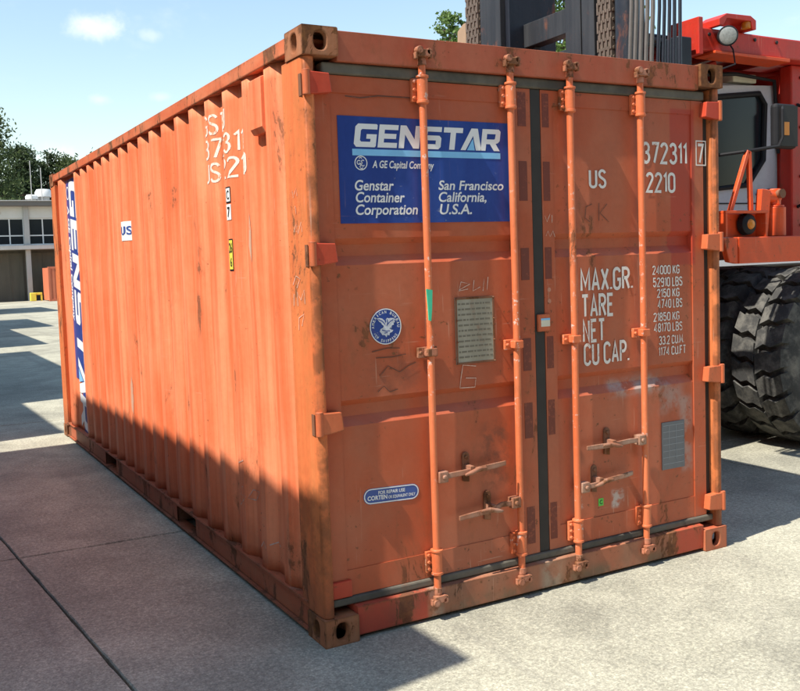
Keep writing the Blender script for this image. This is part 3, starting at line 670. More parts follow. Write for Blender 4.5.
def handle(i, z, xend, zend, xc):
    bx = BXS[i]; s = 1 if xend > bx else -1; bar = BARS[i]
    hub = MB(); hub.box(*sorted((bx+s*.012, bx+s*.062)), -.008, .034, z-.026, z+.026); bolt(hub, bx+s*.04, -.010, z, .012, 8)
    hub.build('handle_hub', 'worncatch', bar, smooth=True, bevel=.005)
    pth = [(bx+s*.055, .006, z), (bx+s*.12, .002, z+.004), (xc, -.006, z+(zend-z)*.45), (xend-s*.06, -.004, z+(zend-z)*.8), (xend, -.002, zend)]
    hm = MB(); vs = []; 
    for k, p in enumerate(pth):
        h_, d_ = (.0125, .0055) if k < 4 else (.011, .005)
        vs += [(p[0], p[1]-d_, p[2]-h_), (p[0], p[1]+d_, p[2]-h_), (p[0], p[1]+d_, p[2]+h_), (p[0], p[1]-d_, p[2]+h_)]
    fs = [(0, 1, 2, 3), (19, 18, 17, 16)]
    for k in range(4):
        for j in range(4): fs.append((4*k+j, 4*k+(j+1)%4, 4*k+4+(j+1)%4, 4*k+4+j))
    hm.add(vs, fs); hm.build('handle', 'worncatch', bar, bevel=.003)
    zc = z+(zend-z)*.45
    ct = MB(); arc = [(xc+.019*math.cos(a), zc+.06+.019*math.sin(a)) for a in np.linspace(0, math.pi, 9)]
    ct.prism(arc+[(xc-.019, zc-.055), (xc+.016, zc-.062)], 'y', .040, .0515); bolt(ct, xc, .04, zc+.055, .010, 8)
    ct.build('handle_plate', 'rustbare', bar, smooth=True, bevel=.002)
    hk = MB(); hk.tube([(xc-s*.045, -.016, zc-.012), (xc-.01*s, -.02, zc-.004), (xc+.03*s, -.018, zc+.008), (xc+s*.075, -.014, zc+.006)], [.006, .011, .010, .006], 10); hk.box(xc-.012, xc+.012, -.012, .041, zc-.008, zc+.022)
    hk.build('handle_catch', 'worncatch', bar, smooth=True, bevel=.002)
handle(0, .650, .958, .668, .765); handle(1, .470, .690, .448, .880); handle(3, .668, 1.452, .672, 1.625); handle(2, .478, 1.752, .508, 1.535)
# ================================================================== signs, plates and lettering
def ch(pl, c):
    return pl
LET = {
 'G': [[(0,.13),(.13,0),(1.1,0),(1.15,.05),(1.15,.56),(.62,.56),(.62,.36),(.84,.36),(.84,.23),(.36,.23),(.3,.29),(.3,.71),(.36,.77),(1.15,.77),(1.15,.95),(1.1,1),(.13,1),(0,.87)]],
 'E': [[(0,0),(1.02,0),(1.02,.22),(.3,.22),(.3,.39),(.94,.39),(.94,.61),(.3,.61),(.3,.78),(1.02,.78),(1.02,1),(0,1)]],
 'N': [[(0,0),(.29,0),(.29,.60),(.80,0),(1.12,0),(1.12,1),(.83,1),(.83,.40),(.32,1),(0,1)]],
 'S': [[(0,0),(.98,0),(1.1,.1),(1.1,.5),(.98,.61),(.3,.61),(.3,.78),(1.08,.78),(1.08,1),(.12,1),(0,.9),(0,.49),(.12,.39),(.8,.39),(.8,.22),(0,.22)]],
 'T': [[(.40,0),(.71,0),(.71,.77),(1.1,.77),(1.1,1),(0,1),(0,.77),(.40,.77)]],
 'A': [[(0,0),(.30,0),(.66,.66),(.90,0),(1.22,0),(.90,1),(.52,1)]],
 'R': [[(0,0),(.3,0),(.3,.31),(.52,.31),(.80,0),(1.16,0),(.87,.33),(1.0,.37),(1.1,.47),(1.1,.9),(.98,1),(.82,1),(.82,.78),(.8,.56),(.74,.53),(.3,.53),(.3,.6),(0,.6)], [(0,.6),(.3,.6),(.3,.78),(.82,.78),(.82,1),(0,1)]],
}
WID = {'G': 1.15, 'E': 1.02, 'N': 1.12, 'S': 1.1, 'T': 1.1, 'A': 1.22, 'R': 1.16}
def logo(shear=.16, gap=.10):
    """-> polygons of the word and of the pale triangle in its A, unit height, total length"""
    x = 0; wh = []; tri = []
    for c in 'GENSTAR':
        for pl in LET[c]: wh.append([(x+a+shear*b_, b_) for a, b_ in pl])
        if c == 'A': tri.append([(x+a+shear*b_, b_) for a, b_ in ((.38, .0), (.84, 0), (.66, .54))])
        x += WID[c]+(gap if c not in 'TA' else -.04)
    return wh, tri, x-gap+shear
LW, LT, LL = logo()
YS = .0492                     # front of the sign
p0, p1, p2, p3 = PY(337, 115, YS), PY(510, 124, YS), PY(512.5, 222, YS), PY(341, 223, YS)
sx0, sx1, sz0, sz1 = (p0.x+p3.x)/2, (p1.x+p2.x)/2, (p2.z+p3.z)/2, (p0.z+p1.z)/2
sign = boxp('brand_sign', 'blue', C, sx0, sx1, YS, PYL+.002, sz0, sz1, bevel=0)
tag(sign, 'blue sign panel with white company name')
YL = YS-.0012
def poly_on_door(name, polys, x0, z0, sc_x, sc_z, y, mat, parent):
    mb = MB()
    for pl in polys: mb.add([(x0+a*sc_x, y, z0+b_*sc_z) for a, b_ in pl], [tuple(range(len(pl)))])
    return mb.build(name, mat, parent, fix=False)
gx0, gx1 = PY(353, 135, YL).x, PY(502, 140, YL).x; gz0, gz1 = PY(425, 149, YL).z, PY(425, 126.5, YL).z
poly_on_door('logo_lettering', LW, gx0, gz0, (gx1-gx0)/LL, gz1-gz0, YL, 'white', sign)
poly_on_door('logo_triangle', LT, gx0, gz0, (gx1-gx0)/LL, gz1-gz0, YL, 'ltblue', sign)
uz0, uz1 = PY(425, 157.2, YL).z, PY(425, 151, YL).z
boxp('underline', 'ltblue', sign, gx0-.006, gx1-.012, YL, YS-.0002, uz0, uz1, bevel=0)
def ptext(s, u0, v0, u1, vcap, parent, shear=.22, bold=.012, mat='white', name='lettering', y=None):
    """text from baseline pixel (u0,v0) to right pixel u1, capital top at pixel row vcap (at u0)"""
    y = YL if y is None else y; a = PY(u0, v0, y); b_ = PY(u1, v0, y); c = PY(u0, vcap, y)
    return door_text(name, s, a.x, b_.x, a.z, c.z-a.z, y, mat, parent, shear, bold)
ptext('Genstar', 355, 190.5, 394, 180, sign, .18, .018); ptext('Container', 356, 202.5, 405, 192, sign, .18, .018); ptext('Corporation', 356, 215, 418, 204.5, sign, .18, .018)
ptext('San Francisco', 438.5, 190, 503.5, 180.5, sign, .18, .018); ptext('California,', 439, 202, 486.5, 192, sign, .18, .018); ptext('U.S.A.', 440, 214.5, 472, 204, sign, .18, .018)
ptext('A GE Capital Company', 372.5, 168, 434, 160.5, sign, .2, .02)
c0 = PY(361, 163, YL)
def ring(name, cx, cz, r0, r1, y, mat, parent, n=40):
    vs = []
    for i in range(n):
        a = 2*math.pi*i/n; vs += [(cx+r0*math.cos(a), y, cz+r0*math.sin(a)), (cx+r1*math.cos(a), y, cz+r1*math.sin(a))]
    return MB().add(vs, [(2*i, 2*i+1, (2*i+3) % (2*n), (2*i+2) % (2*n)) for i in range(n)]).build(name, mat, parent, fix=False)
rg_ = .031
ring('round_emblem', c0.x, c0.z, rg_*.86, rg_, YL, 'white', sign)
def curl(cx, cz, r, a0, a1, n=14): return [(cx+r*math.cos(a), YL, cz+r*math.sin(a)) for a in np.linspace(a0, a1, n)]
ex, ez = c0.x, c0.z
ribbon('emblem_script', [curl(ex-.010, ez+.002, .0085, .6, 5.6), [(ex-.010, YL, ez-.001), (ex-.002, YL, ez-.001), (ex-.002, YL, ez-.013), (ex-.008, YL, ez-.017)], curl(ex+.009, ez+.006, .0062, .4, 4.7), curl(ex+.009, ez-.0065, .0068, 1.5, 6.0),
    curl(ex-.002, ez+.017, .006, .2, 3.0), curl(ex+.002, ez-.018, .006, 3.4, 6.1)], .0035, 'white', sign, (0, -1, 0))
# ---- round blue emblem with an eagle
ea, eb, ec, ed = PY(370, 326, .05), PY(401, 326, .05), PY(385.5, 308.5, .05), PY(385.5, 344.5, .05)
ecx, ecz, er = (ea.x+eb.x)/2, (ec.z+ed.z)/2, (ec.z-ed.z)/2
emb = MB().lathe([(0, 0), (er, 0), (er, .002)], (ecx, .0500, ecz), 'y', 48).build('round_emblem', 'blue', C); tag(emb, 'round blue emblem with white eagle on left door')
ring('emblem_ring', ecx, ecz, er*.945, er, .0492, 'white', emb, 56)
def arc_text(s, cx, cz, r, a_mid, span, cap, up, y, parent):
    n = len(s); mb = MB()
    for i, chs in enumerate(s):
        if chs == ' ': continue
        t_ = (i+.5)/n-.5; a = a_mid-(t_ if up else -t_)*span
        w = span*r/n*.72
        v, f = text2d(chs, -w/2, w/2, 0 if up else -cap, cap, 0, .015)
        if chs in 'I1.': v[:, 0] *= .35
        pts = []
        rot = a-math.pi/2 if up else a+math.pi/2
        for p, q_ in v:
            pts.append((cx+r*math.cos(a)+p*math.cos(rot)-q_*math.sin(rot), y, cz+r*math.sin(a)+p*math.sin(rot)+q_*math.cos(rot)))
        mb.add(pts, f)
    return mb.build('ring_lettering', 'white', parent, fix=False)
arc_text('AMERICAN BUREAU', ecx, ecz, er*.73, math.pi/2, R(195), er*.16, True, .0488, emb)
arc_text('OF SHIPPING', ecx, ecz, er*.73, -math.pi/2, R(115), er*.16, False, .0488, emb)
EAG = [(-.55,.48),(-.40,.50),(-.22,.46),(-.06,.33),(-.02,.18),(.04,.26),(.02,.40),(.10,.48),(.20,.44),(.34,.46),(.52,.44),(.62,.34),(.55,.30),(.60,.22),(.50,.18),(.52,.08),(.40,.04),(.34,-.06),(.22,-.12),(.36,-.20),(.48,-.22),(.40,-.32),(.24,-.38),(.20,-.52),(.10,-.46),(.02,-.60),(-.08,-.48),(-.24,-.46),(-.30,-.36),(-.40,-.26),(-.34,-.12),(-.18,-.06),(-.12,.04),(-.22,.10),(-.30,.22),(-.42,.30)]
M['silver'] = plain('emblem_silver', (.55, .57, .62), .5, var=.4, nsc=80)
poly_on_door('eagle', [EAG], ecx, ecz, er, er, .0486, 'silver', emb)
ribbon('eagle_lines', [[(ecx+a*er, .0480, ecz+b_*er) for a, b_ in l] for l in (((-.45,.42),(-.2,.30),(-.05,.12)), ((.5,.36),(.28,.26),(.1,.10)), ((.1,.4),(.12,.2),(.06,.02)), ((-.25,-.18),(0,-.26),(.25,-.25)), ((-.1,-.36),(.1,-.34)))], er*.05, 'blue', emb, (0, -1, 0))
# ---- repair label (blue lozenge)
la, lb_ = PY(363.5, 497.5, .0503), PY(419, 490.5, .0503); tilt = math.atan2(lb_.z-la.z, lb_.x-la.x); lw = (lb_-la).length; lh = PY(390, 483.5, .0503).z-PY(390, 503.5, .0503).z
lcx, lcz = (la.x+lb_.x)/2, (la.z+lb_.z)/2
def loz(w, h, n=10):
    r = h/2; return [(w/2-r+r*math.cos(a), r*math.sin(a)) for a in np.linspace(-math.pi/2, math.pi/2, n)]+[(-w/2+r+r*math.cos(a), r*math.sin(a)) for a in np.linspace(math.pi/2, 1.5*math.pi, n)]
def tl(pts): return [(lcx+a*math.cos(tilt)-b_*math.sin(tilt), lcz+a*math.sin(tilt)+b_*math.cos(tilt)) for a, b_ in pts]
M['blue2'] = plain('label_blue', (.045, .09, .30), .4)
lab = MB().prism(tl(loz(lw, lh*.78)), 'y', .0503, .0535).build('repair_label', 'blue2', C); tag(lab, 'small blue lozenge repair label on left door')
o_, i_ = tl(loz(lw*.985, lh*.745)), tl(loz(lw*.95, lh*.64)); n = len(o_)
MB().add([(a, .0496, b_) for a, b_ in o_+i_], [(i, (i+1)%n, n+(i+1)%n, n+i) for i in range(n)]).build('label_border', 'white', lab, fix=False)
def lab_text(s, a0, a1, base, cap, bold=.02):
    v, f = text2d(s, a0, a1, base, cap, 0, bold); MB().add([(p[0], .0495, p[1]) for p in tl([tuple(q) for q in v])], f).build('lettering', 'white', lab, fix=False)
lab_text('FOR REPAIR USE', -lw*.24, lw*.24, lh*.06, lh*.17); lab_text('CORTEN', -lw*.43, -lw*.08, -lh*.2, lh*.22, .03); lab_text('OR EQUIVALENT ONLY', -lw*.06, lw*.43, -lh*.2, lh*.15)
# ---- data plates
def plate(name, u0, v0, u1, v1, mat, label, d=.003, y=.0505, border=None):
    a, b_ = PY(u0, v0, y), PY(u1, v1, y)
    o = boxp(name, mat, C, a.x, b_.x, y-d, PYL+.003, b_.z, a.z, bevel=.001); tag(o, label); return o, a.x, b_.x, b_.z, a.z
pl, a, b_, c, d = plate('data_plate', 454.5, 298, 495, 361, 'plate', 'tarnished grey data plate on left door')
fr = MB(); w_ = .009
for q in ((a, b_, d-w_, d), (a, b_, c, c+w_), (a, a+w_, c+w_, d-w_), (b_-w_, b_, c+w_, d-w_)): fr.box(q[0], q[1], .0458, .0474, q[2], q[3])
for zz in np.linspace(c+.005, d-.005, 4):
    for xx in (a+.005, b_-.005): bolt(fr, xx, .0455, zz, .004)
fr.build('plate_frame', 'rustbare', pl)
tl_ = MB(); rr = random.Random(3)
for k in range(11):
    z = d-.03-k*(d-c-.05)/10.5; x = a+.015
    while x < b_-.02:
        w = rr.uniform(.008, .03); w = min(w, b_-.014-x); tl_.box(x, x+w, .0468, .0473, z-.004, z+.004); x += w+.006
tl_.build('engraved_print', plain('engraved_grey', (.17, .15, .11), .6), pl)
pl, a, b_, c, d = plate('data_plate', 661.5, 423, 684.5, 466, 'plateblue', 'blue-grey table plate on right door')
tl_ = MB()
for k in range(7): tl_.box(a+.008, b_-.008, .0466, .0472, d-.018-k*(d-c)/7.4-.0012, d-.018-k*(d-c)/7.4+.0012)
for xx in (.3, .62): tl_.box(a+(b_-a)*xx-.001, a+(b_-a)*xx+.001, .0461, .0465, c+.05, d-.02)
tl_.build('table_lines', plain('line_pale', (.33, .35, .36), .6), pl)
sp = boxp('seal_plate', 'hinge', C, 1.196, 1.272, .034, .0455, 1.262, 1.345, bevel=.003)
boxp('seal_label', 'cream', sp, 1.214, 1.268, .0330, .0338, 1.285, 1.325, bevel=0); boxp('label_strip', 'ltblue', sp, 1.214, 1.268, .0322, .0329, 1.316, 1.325, bevel=0)
for zz in (1.46, 1.405): ring('rivet', 1.277, zz, .001, .011, .0452, 'fit', DR, 16)
a, b_ = PY(426, 289, -.002), PY(433, 321, -.002)
gt = MB().prism([(a.x, a.z), (b_.x, a.z-.006), (a.x+.026, b_.z+.05), (a.x+.020, b_.z), (a.x+.008, b_.z+.004), (a.x+.006, b_.z+.06)], 'y', -.006, -.0012).build('green_tag', 'green', C)
a = PY(601, 502, .05); gs = boxp('green_sticker', 'greenb', C, a.x-.016, a.x+.016, .0496, .0530, a.z-.019, a.z+.019, bevel=0)
MB().add(*on_door(*text2d('C', a.x-.009, a.x+.009, a.z-.011, .022, 0, .02), .0488)).build('lettering', 'black', gs, fix=False)
# ---- white stencilled lettering on the right door (container > lettering)
YD = .0490
def stencil(s, u0, vb, u1, vt, bold=.0, mat='stencil'):
    return door_stencil(s, u0, vb, u1, vt, YD)
stencil('372311', 642, 164, 687, 141.5); stencil('2210', 646, 193, 675.5, 172, .006); stencil('US', 589, 188.5, 606.5, 169, .008)
door_stencil('7', 697.3, 164, 703.8, 143.5, .0455)
YD = .0455; a, b_ = PY(695.6, 140.5, YD), PY(706, 166, YD)
MB().box(a.x, b_.x, YD-.0004, YD, b_.z, b_.z+.006).box(a.x, b_.x, YD-.0004, YD, a.z-.006, a.z).box(b_.x-.006, b_.x, YD-.0004, YD, b_.z+.006, a.z-.006).box(a.x, a.x+.006, YD-.0004, YD, b_.z+.006, a.z-.006).build('digit_box', 'stencil', C)
YD = .0490
for s, u0, vb, u1, vt in (('MAX.GR.', 580.5, 292.5, 633, 268.5), ('TARE', 581.5, 318.5, 614, 294.5), ('NET', 583, 343.5, 605.5, 319.5), ('CU CAP.', 584, 366.5, 629.5, 343.5)): stencil(s, u0, vb, u1, vt, .006)
for s, u0, vb, u1, vt in (('24000 KG', 652.4, 275, 679.5, 265.8), ('52910 LBS', 653, 287.5, 682.5, 277.8), ('2150 KG', 657, 298, 679.5, 289), ('4740 LBS', 657.7, 308.8, 682.5, 299.5), ('21850 KG', 653.5, 322, 679.5, 313), ('48170 LBS', 654, 332.8, 682.5, 323.5), ('33.2 CU.M.', 659, 345.2, 684, 336.2), ('1174 CU.FT', 658.6, 356.3, 686, 347.3)): stencil(s, u0, vb, u1, vt, .01)
# ---- lettering and stickers that follow the corrugated side wall
def conform(name, v2, f, off, mat, parent):
    """v2: (y,z) points on the left wall"""
    bm = bmesh.new(); vs = [bm.verts.new((0, y, z)) for y, z in v2]
    for q in f:
        try: bm.faces.new([vs[i] for i in q])
        except ValueError: pass
    ys = [p[0] for p in v2]; zs_ = [p[1] for p in v2]
    for br in BR:
        if min(ys) < br < max(ys): bmesh.ops.bisect_plane(bm, geom=bm.verts[:]+bm.edges[:]+bm.faces[:], plane_co=(0, br, 0), plane_no=(0, 1, 0))
    for z in ZR:
        if min(zs_) < z < max(zs_): bmesh.ops.bisect_plane(bm, geom=bm.verts[:]+bm.edges[:]+bm.faces[:], plane_co=(0, 0, z), plane_no=(0, 0, 1))
    for v in bm.verts: v.co.x = prof(v.co.y, v.co.z)-off
    me = bpy.data.meshes.new(name); bm.to_mesh(me); bm.free(); return link(name, me, mat, parent)
def side_text(name, s, y0, y1, base, cap, mat, bold=.0, off=.0018, parent=None):
    if name == 'stencil_lettering':
        v, f = stroke2d(s, 0, y0-y1, base, cap, .12); v = [p[:2] for p in v]
    else: v, f = text2d(s, 0, y0-y1, base, cap, 0, bold)
    return conform(name, [(y0-a, b_) for a, b_ in v], f, off, mat, parent or C)
M['sidestencil'] = worn('side_white', (.80, .68, .58), (.74, .22, .09), .52, 40)
side_text('stencil_lettering', 'GSTU', 1.322, .975, 2.312, .108, 'sidestencil', .012); side_text('stencil_lettering', '372311', 1.322, .80, 2.190, .105, 'sidestencil', .012)
side_text('stencil_lettering', 'US', 1.322, 1.150, 2.066, .105, 'sidestencil', .012); side_text('stencil_lettering', '2210', 1.075, .70, 2.066, .105, 'sidestencil', .012)
def side_patch(name, y0, y1, z0, z1, mat, off, parent=None): return conform(name, [(y0, z0), (y1, z0), (y1, z1), (y0, z1)], [(0, 1, 2, 3)], off, mat, parent or C)
k1 = side_patch('sticker', 1.004, .937, 1.945, 2.025, 'black', .0025); side_patch('sticker_face', .998, .943, 1.952, 2.018, 'white', .0035, k1); side_text('lettering', 'C', .99, .955, 1.962, .045, 'black', .02, .0045, k1)
k2 = side_patch('sticker', 1.004, .94, 1.860, 1.938, 'white', .0025); side_text('lettering', '7', .99, .955, 1.875, .05, 'black', .02, .0045, k2)
k3 = side_patch('sticker', .995, .937, 1.605, 1.765, 'black', .0025); side_patch('sticker_face', .990, .942, 1.612, 1.758, 'yellow', .0035, k3); side_text('lettering', '26', .987, .945, 1.695, .05, 'black', .02, .0045, k3); side_text('lettering', '6', .977, .953, 1.625, .045, 'black', .02, .0045, k3)
k4 = side_patch('sticker', 3.24, 3.06, 1.838, 1.975, 'white', .0025); side_text('lettering', 'US', 3.225, 3.075, 1.88, .06, 'blue2', .02, .0045, k4)
M['scuff'] = worn('grey_scuff', (.56, .33, .22), (.72, .2, .08), .6, 25)
conform('scuff', [(3.235, .62), (3.175, .58), (3.16, .68), (3.165, .80), (3.19, .86), (3.225, .80), (3.24, .70)], [tuple(range(7))], .0022, 'scuff', C)
conform('scuff', [(.71, 1.72), (.68, 1.64), (.675, 1.80), (.69, 1.88)], [(0, 1, 2, 3)], .0022, 'scuff', C)
# decal of the far end of the wall: the company name running downwards
xd = XI-.004
dk = MB()
dk.add([(xd, 5.462, 2.478), (xd, 4.972, 2.478), (xd, 4.972, .63), (xd, 5.462, .63), (xd, 5.20, .63), (xd, 4.972, .13), (xd, 5.20, .13)], [(0, 1, 2, 4, 3), (4, 2, 5, 6)])
dc = dk.build('brand_decal', 'blue', C, fix=False); tag(dc, 'blue vertical decal with white company name near the far end of the long side')
def down(polys, ybase, ztop, scl, sch, mat, name, x):
    mb = MB()
    for pl in polys: mb.add([(x, ybase-b_*sch, ztop-a*scl) for a, b_ in pl], [tuple(range(len(pl)))])
    return mb.build(name, mat, dc, fix=False)
down(LW, 5.325, 2.47, 2.33/LL, .345, 'white', 'logo_lettering', xd-.0012); down(LT, 5.325, 2.47, 2.33/LL, .345, 'ltblue', 'logo_triangle', xd-.0012)
v, f = text2d('A GE Capital Company', .22, 1.30, 0, .085, .2, .03)
MB().add([(xd-.0012, 5.445-b_, 2.47-a) for a, b_ in v], f).build('lettering', 'white', dc, fix=False)
ex, ez = 5.39, 2.36
vs = []
for i in range(28):
    a = 2*math.pi*i/28; vs += [(xd-.0012, ex+.05*math.cos(a), ez+.05*math.sin(a)), (xd-.0012, ex+.062*math.cos(a), ez+.062*math.sin(a))]
MB().add(vs, [(2*i, 2*i+1, (2*i+3)%56, (2*i+2)%56) for i in range(28)]).build('round_emblem', 'white', dc, fix=False)
# ---- chalk and marker scribbles
def scr(strokes, w, mat, plane, val):
    P_ = (lambda u, v: PY(u, v, val)) if plane == 'y' else (lambda u, v: PX(u, v, val))
    return ribbon('chalk_mark', [[P_(*p) for p in s] for s in strokes], w, mat, C, (0, -1, 0) if plane == 'y' else (-1, 0, 0))
scr([[(476, 366), (463, 365), (461, 378), (460, 388), (475, 387), (476, 378), (466, 378)]], .0045, 'chalk', 'y', .0475)
scr([[(459, 290), (470, 284), (461, 282), (459, 291), (468, 289)], [(474, 280), (473, 291), (480, 287)], [(483, 291), (484, 279), (487, 290), (488, 277)]], .004, 'chalk', 'y', .0475)
scr([[(592, 204), (586, 207), (585, 218), (590, 222)], [(599, 203), (599, 221)], [(607, 204), (600, 213), (609, 222)]], .004, 'darkmark', 'y', .0475)
scr([[(545, 216), (547, 222), (550, 214)], [(552, 215), (552, 223)], [(546, 236), (548, 231), (550, 237), (553, 231), (555, 237)]], .004, 'chalk', 'y', .0445)
scr([[(372, 352), (388, 348), (400, 348)], [(376, 358), (392, 357), (406, 354)], [(380, 376), (388, 366), (400, 372), (408, 366), (416, 362)], [(378, 392), (384, 386), (390, 392), (398, 389)]], .004, 'darkmark', 'y', .0475)
scr([[(345, 96), (360, 98), (378, 96), (410, 98)]], .005, 'darkmark', 'y', .0465)
XP = .0025
scr([[(292, 190), (293, 198), (296, 188), (297, 196)], [(295, 206), (296, 214)], [(294, 232), (296, 224), (298, 234), (301, 222), (302, 232)]], .0035, 'chalk', 'x', XP)
scr([[(293, 285), (296, 276), (300, 279), (297, 288)], [(294, 306), (294, 294)], [(298, 306), (297, 292), (301, 300), (304, 290), (305, 304)], [(299, 330), (299, 318), (304, 314), (302, 326)]], .004, 'chalk', 'x', XP)
def sscr(strokes, w):
    for s in strokes:
        L_ = []
        for u, v in s:
            p = PX(u, v, .02); L_.append((prof(p.y, p.z)-.003, p.y, p.z))
        ribbon('chalk_mark', [L_], w, 'chalk', C, (-1, 0, 0))
sscr([[(240, 488), (245, 486), (243, 494), (247, 496), (243, 504), (240, 502)], [(250, 490), (248, 498), (252, 501), (255, 493), (250, 490)], [(256, 488), (257, 482)], [(241, 462), (245, 460)], [(263, 546), (266, 541), (268, 548)], [(270, 545), (274, 543), (276, 548)]], .006)
# ================================================================== LIFT TRUCK behind the container (faces -x)
F = thing('lift_truck', (5.2, 2.62, 0), 'large red container lift truck with dark mast parked behind the orange container', 'lift truck')
M['ftorange'] = paint('truck_orange', (.72, .078, .014), (.74, .105, .028), .3, .6, .45, chips=.5, grime=.15, scr=.3)
M['ftred'] = paint('truck_red', (.52, .028, .016), (.55, .048, .026), .25, .7, .42, chips=.4, grime=.2, scr=.3)
M['mast'] = paint('mast_grey', (.020, .022, .025), (.046, .049, .051), .05, .8, .5, chips=.3, streak=(6, 6, .3))
M['mastblue'] = paint('mast_blue_grey', (.012, .015, .022), (.025, .03, .04), .1, .8, .4, chips=.2)
M['grease'] = plain('greasy_black', (.02, .018, .016), .55, var=.4)
M['chain'] = plain('chain_steel', (.16, .125, .095), .55, .35, var=.5, nsc=40)
M['hose'] = plain('hydraulic_hose', (.11, .105, .095), .6, var=.3)
m, t, b = new_mat('tyre_rubber'); P = t.pos(True); n_ = t.noise(P, 9, 6, .7); n2 = t.noise(P, 60, 4, .7)
finish(t, b, t.mix(t.ramp(n_, .40, .66), (.05, .05, .048), (.135, .13, .115)), .85, t.math('ADD', n2, n_), .5, .006, spec=.25); M['tyre'] = m
M['cabgrey'] = paint('cab_pale_grey', (.55, .56, .60), (.63, .64, .66), .05, .6, .4, chips=.1)
M['blackpl'] = plain('black_plastic', (.018, .018, .02), .6, spec=.2)
M['lens'] = plain('lamp_lens', (.26, .28, .27), .25, var=.5, nsc=60, spec=.7)
M['amber'] = plain('amber_lens', (.65, .22, .02), .3)
# ---- wheels
RT, WT, AX = .735, .47, 5.22
def make_wheel(yc):
    cx, cz = AX, RT-.004
    rim = MB().lathe([(0, -.10), (.10, -.10), (.12, -.07), (.30, -.04), (.34, -.16), (.40, -.19), (.40, .19), (.34, .16), (.30, .05), (0, .05)], (cx, yc, cz), 'y', 40).build('wheel', 'ftorange', F, smooth=True)
    h = WT/2
    t_ = MB().lathe([(.385, -h+.05), (.42, -h+.015), (.52, -h-.012), (.62, -h+.0), (RT-.075, -h+.018), (RT-.062, -h+.05), (RT-.058, 0), (RT-.062, h-.05), (RT-.075, h-.018), (.62, h), (.52, h+.012), (.42, h-.015), (.385, h-.05)], (cx, yc, cz), 'y', 72)
    NL = 23; ws = [.03, .33, .60, .97]; ts = [.0, .22, .12, .34]
    for side in (-1, 1):
        for k in range(NL):
            V = []; 
            for e in (0, 1):
                for w, tt in list(zip(ws, ts))+[(1.02, .36)]:
                    a = 2*math.pi*(k+tt+(.74 if e else 0)+(0 if side < 0 else .5))/NL; a = a*(1 if side < 0 else 1)
                    r_ = RT-.02*max(0, w-.3)**2*2 if w < 1 else RT-.105
                    for rr_ in (r_, min(r_, RT-.05)-.02 if w < 1 else r_-.002):
                        V.append((cx+rr_*math.cos(-a), yc+side*w*h, cz+rr_*math.sin(-a)))
            # index: e*10 + i*2 + (0 top,1 bottom)
            I = lambda e, i, b_: e*10+i*2+b_
            fs = []
            # mid ring for roundness
            for i in range(4): fs.append((I(0, i, 0), I(0, i+1, 0), I(1, i+1, 0), I(1, i, 0)))
            for e in (0, 1):
                for i in range(4): fs.append((I(e, i, 0), I(e, i, 1), I(e, i+1, 1), I(e, i+1, 0)))
            fs.append((I(0, 0, 0), I(1, 0, 0), I(1, 0, 1), I(0, 0, 1)))
            t_.add(V, fs)
    ty = t_.build('tyre', 'tyre', rim, bevel=0)
    ty.data.polygons.foreach_set('use_smooth', [True]*len(ty.data.polygons)); ty.data.set_sharp_from_angle(angle=R(28))
    hub = MB().lathe([(0, -.16), (.07, -.16), (.09, -.12), (.09, -.09)], (cx, yc, cz), 'y', 24)
    for k in range(10): a = 2*math.pi*k/10; hub.lathe([(0, -.085), (.015, -.085), (.015, -.05)], (cx+.2*math.cos(a), yc, cz+.2*math.sin(a)), 'y', 8)
    hub.build('hub', 'grease', rim, smooth=True)
    return rim
wh = make_wheel(1.225+WT/2)
def copy_part(o, dx, dy):
    c = o.copy(); COL.objects.link(c); c.parent = F; c.location = o.location+Vector((dx, dy, 0))
    for chd in o.children: d = chd.copy(); COL.objects.link(d); d.parent = c
for dx, dy in ((0, .56), (0, 1.79), (0, 2.35), (4.0, .1), (4.0, 2.3)): copy_part(wh, dx, dy)
# ---- chassis
boxp('chassis', 'grease', F, 3.95, 9.6, 2.16, 3.08, .45, 1.45, bevel=.02)
boxp('axle', 'grease', F, 5.05, 5.4, 1.5, 3.7, .55, .9, bevel=.02)
MB().prism([(3.955, 1.708), (6.6, 1.70), (6.6, 1.51), (3.955, 1.515)], 'y', 1.15, 1.205).build('fender', 'ftorange', F, bevel=.008)
MB().prism([(3.80, 1.705), (3.950, 1.708), (3.950, 1.515), (3.86, 1.53)], 'y', 1.155, 1.20).build('fender', 'ftorange', F, bevel=.006)
MB().prism([(3.80, 1.705), (6.6, 1.70), (6.6, 1.51), (3.86, 1.515)], 'y', 3.10, 4.08).build('fender', 'ftorange', F, bevel=.008)
boxp('hood', 'ftred', F, 5.95, 9.3, 1.7, 3.55, 1.705, 2.55, bevel=.05); boxp('counterweight', 'ftred', F, 9.305, 10.3, 1.4, 3.85, .5, 2.35, bevel=.08)
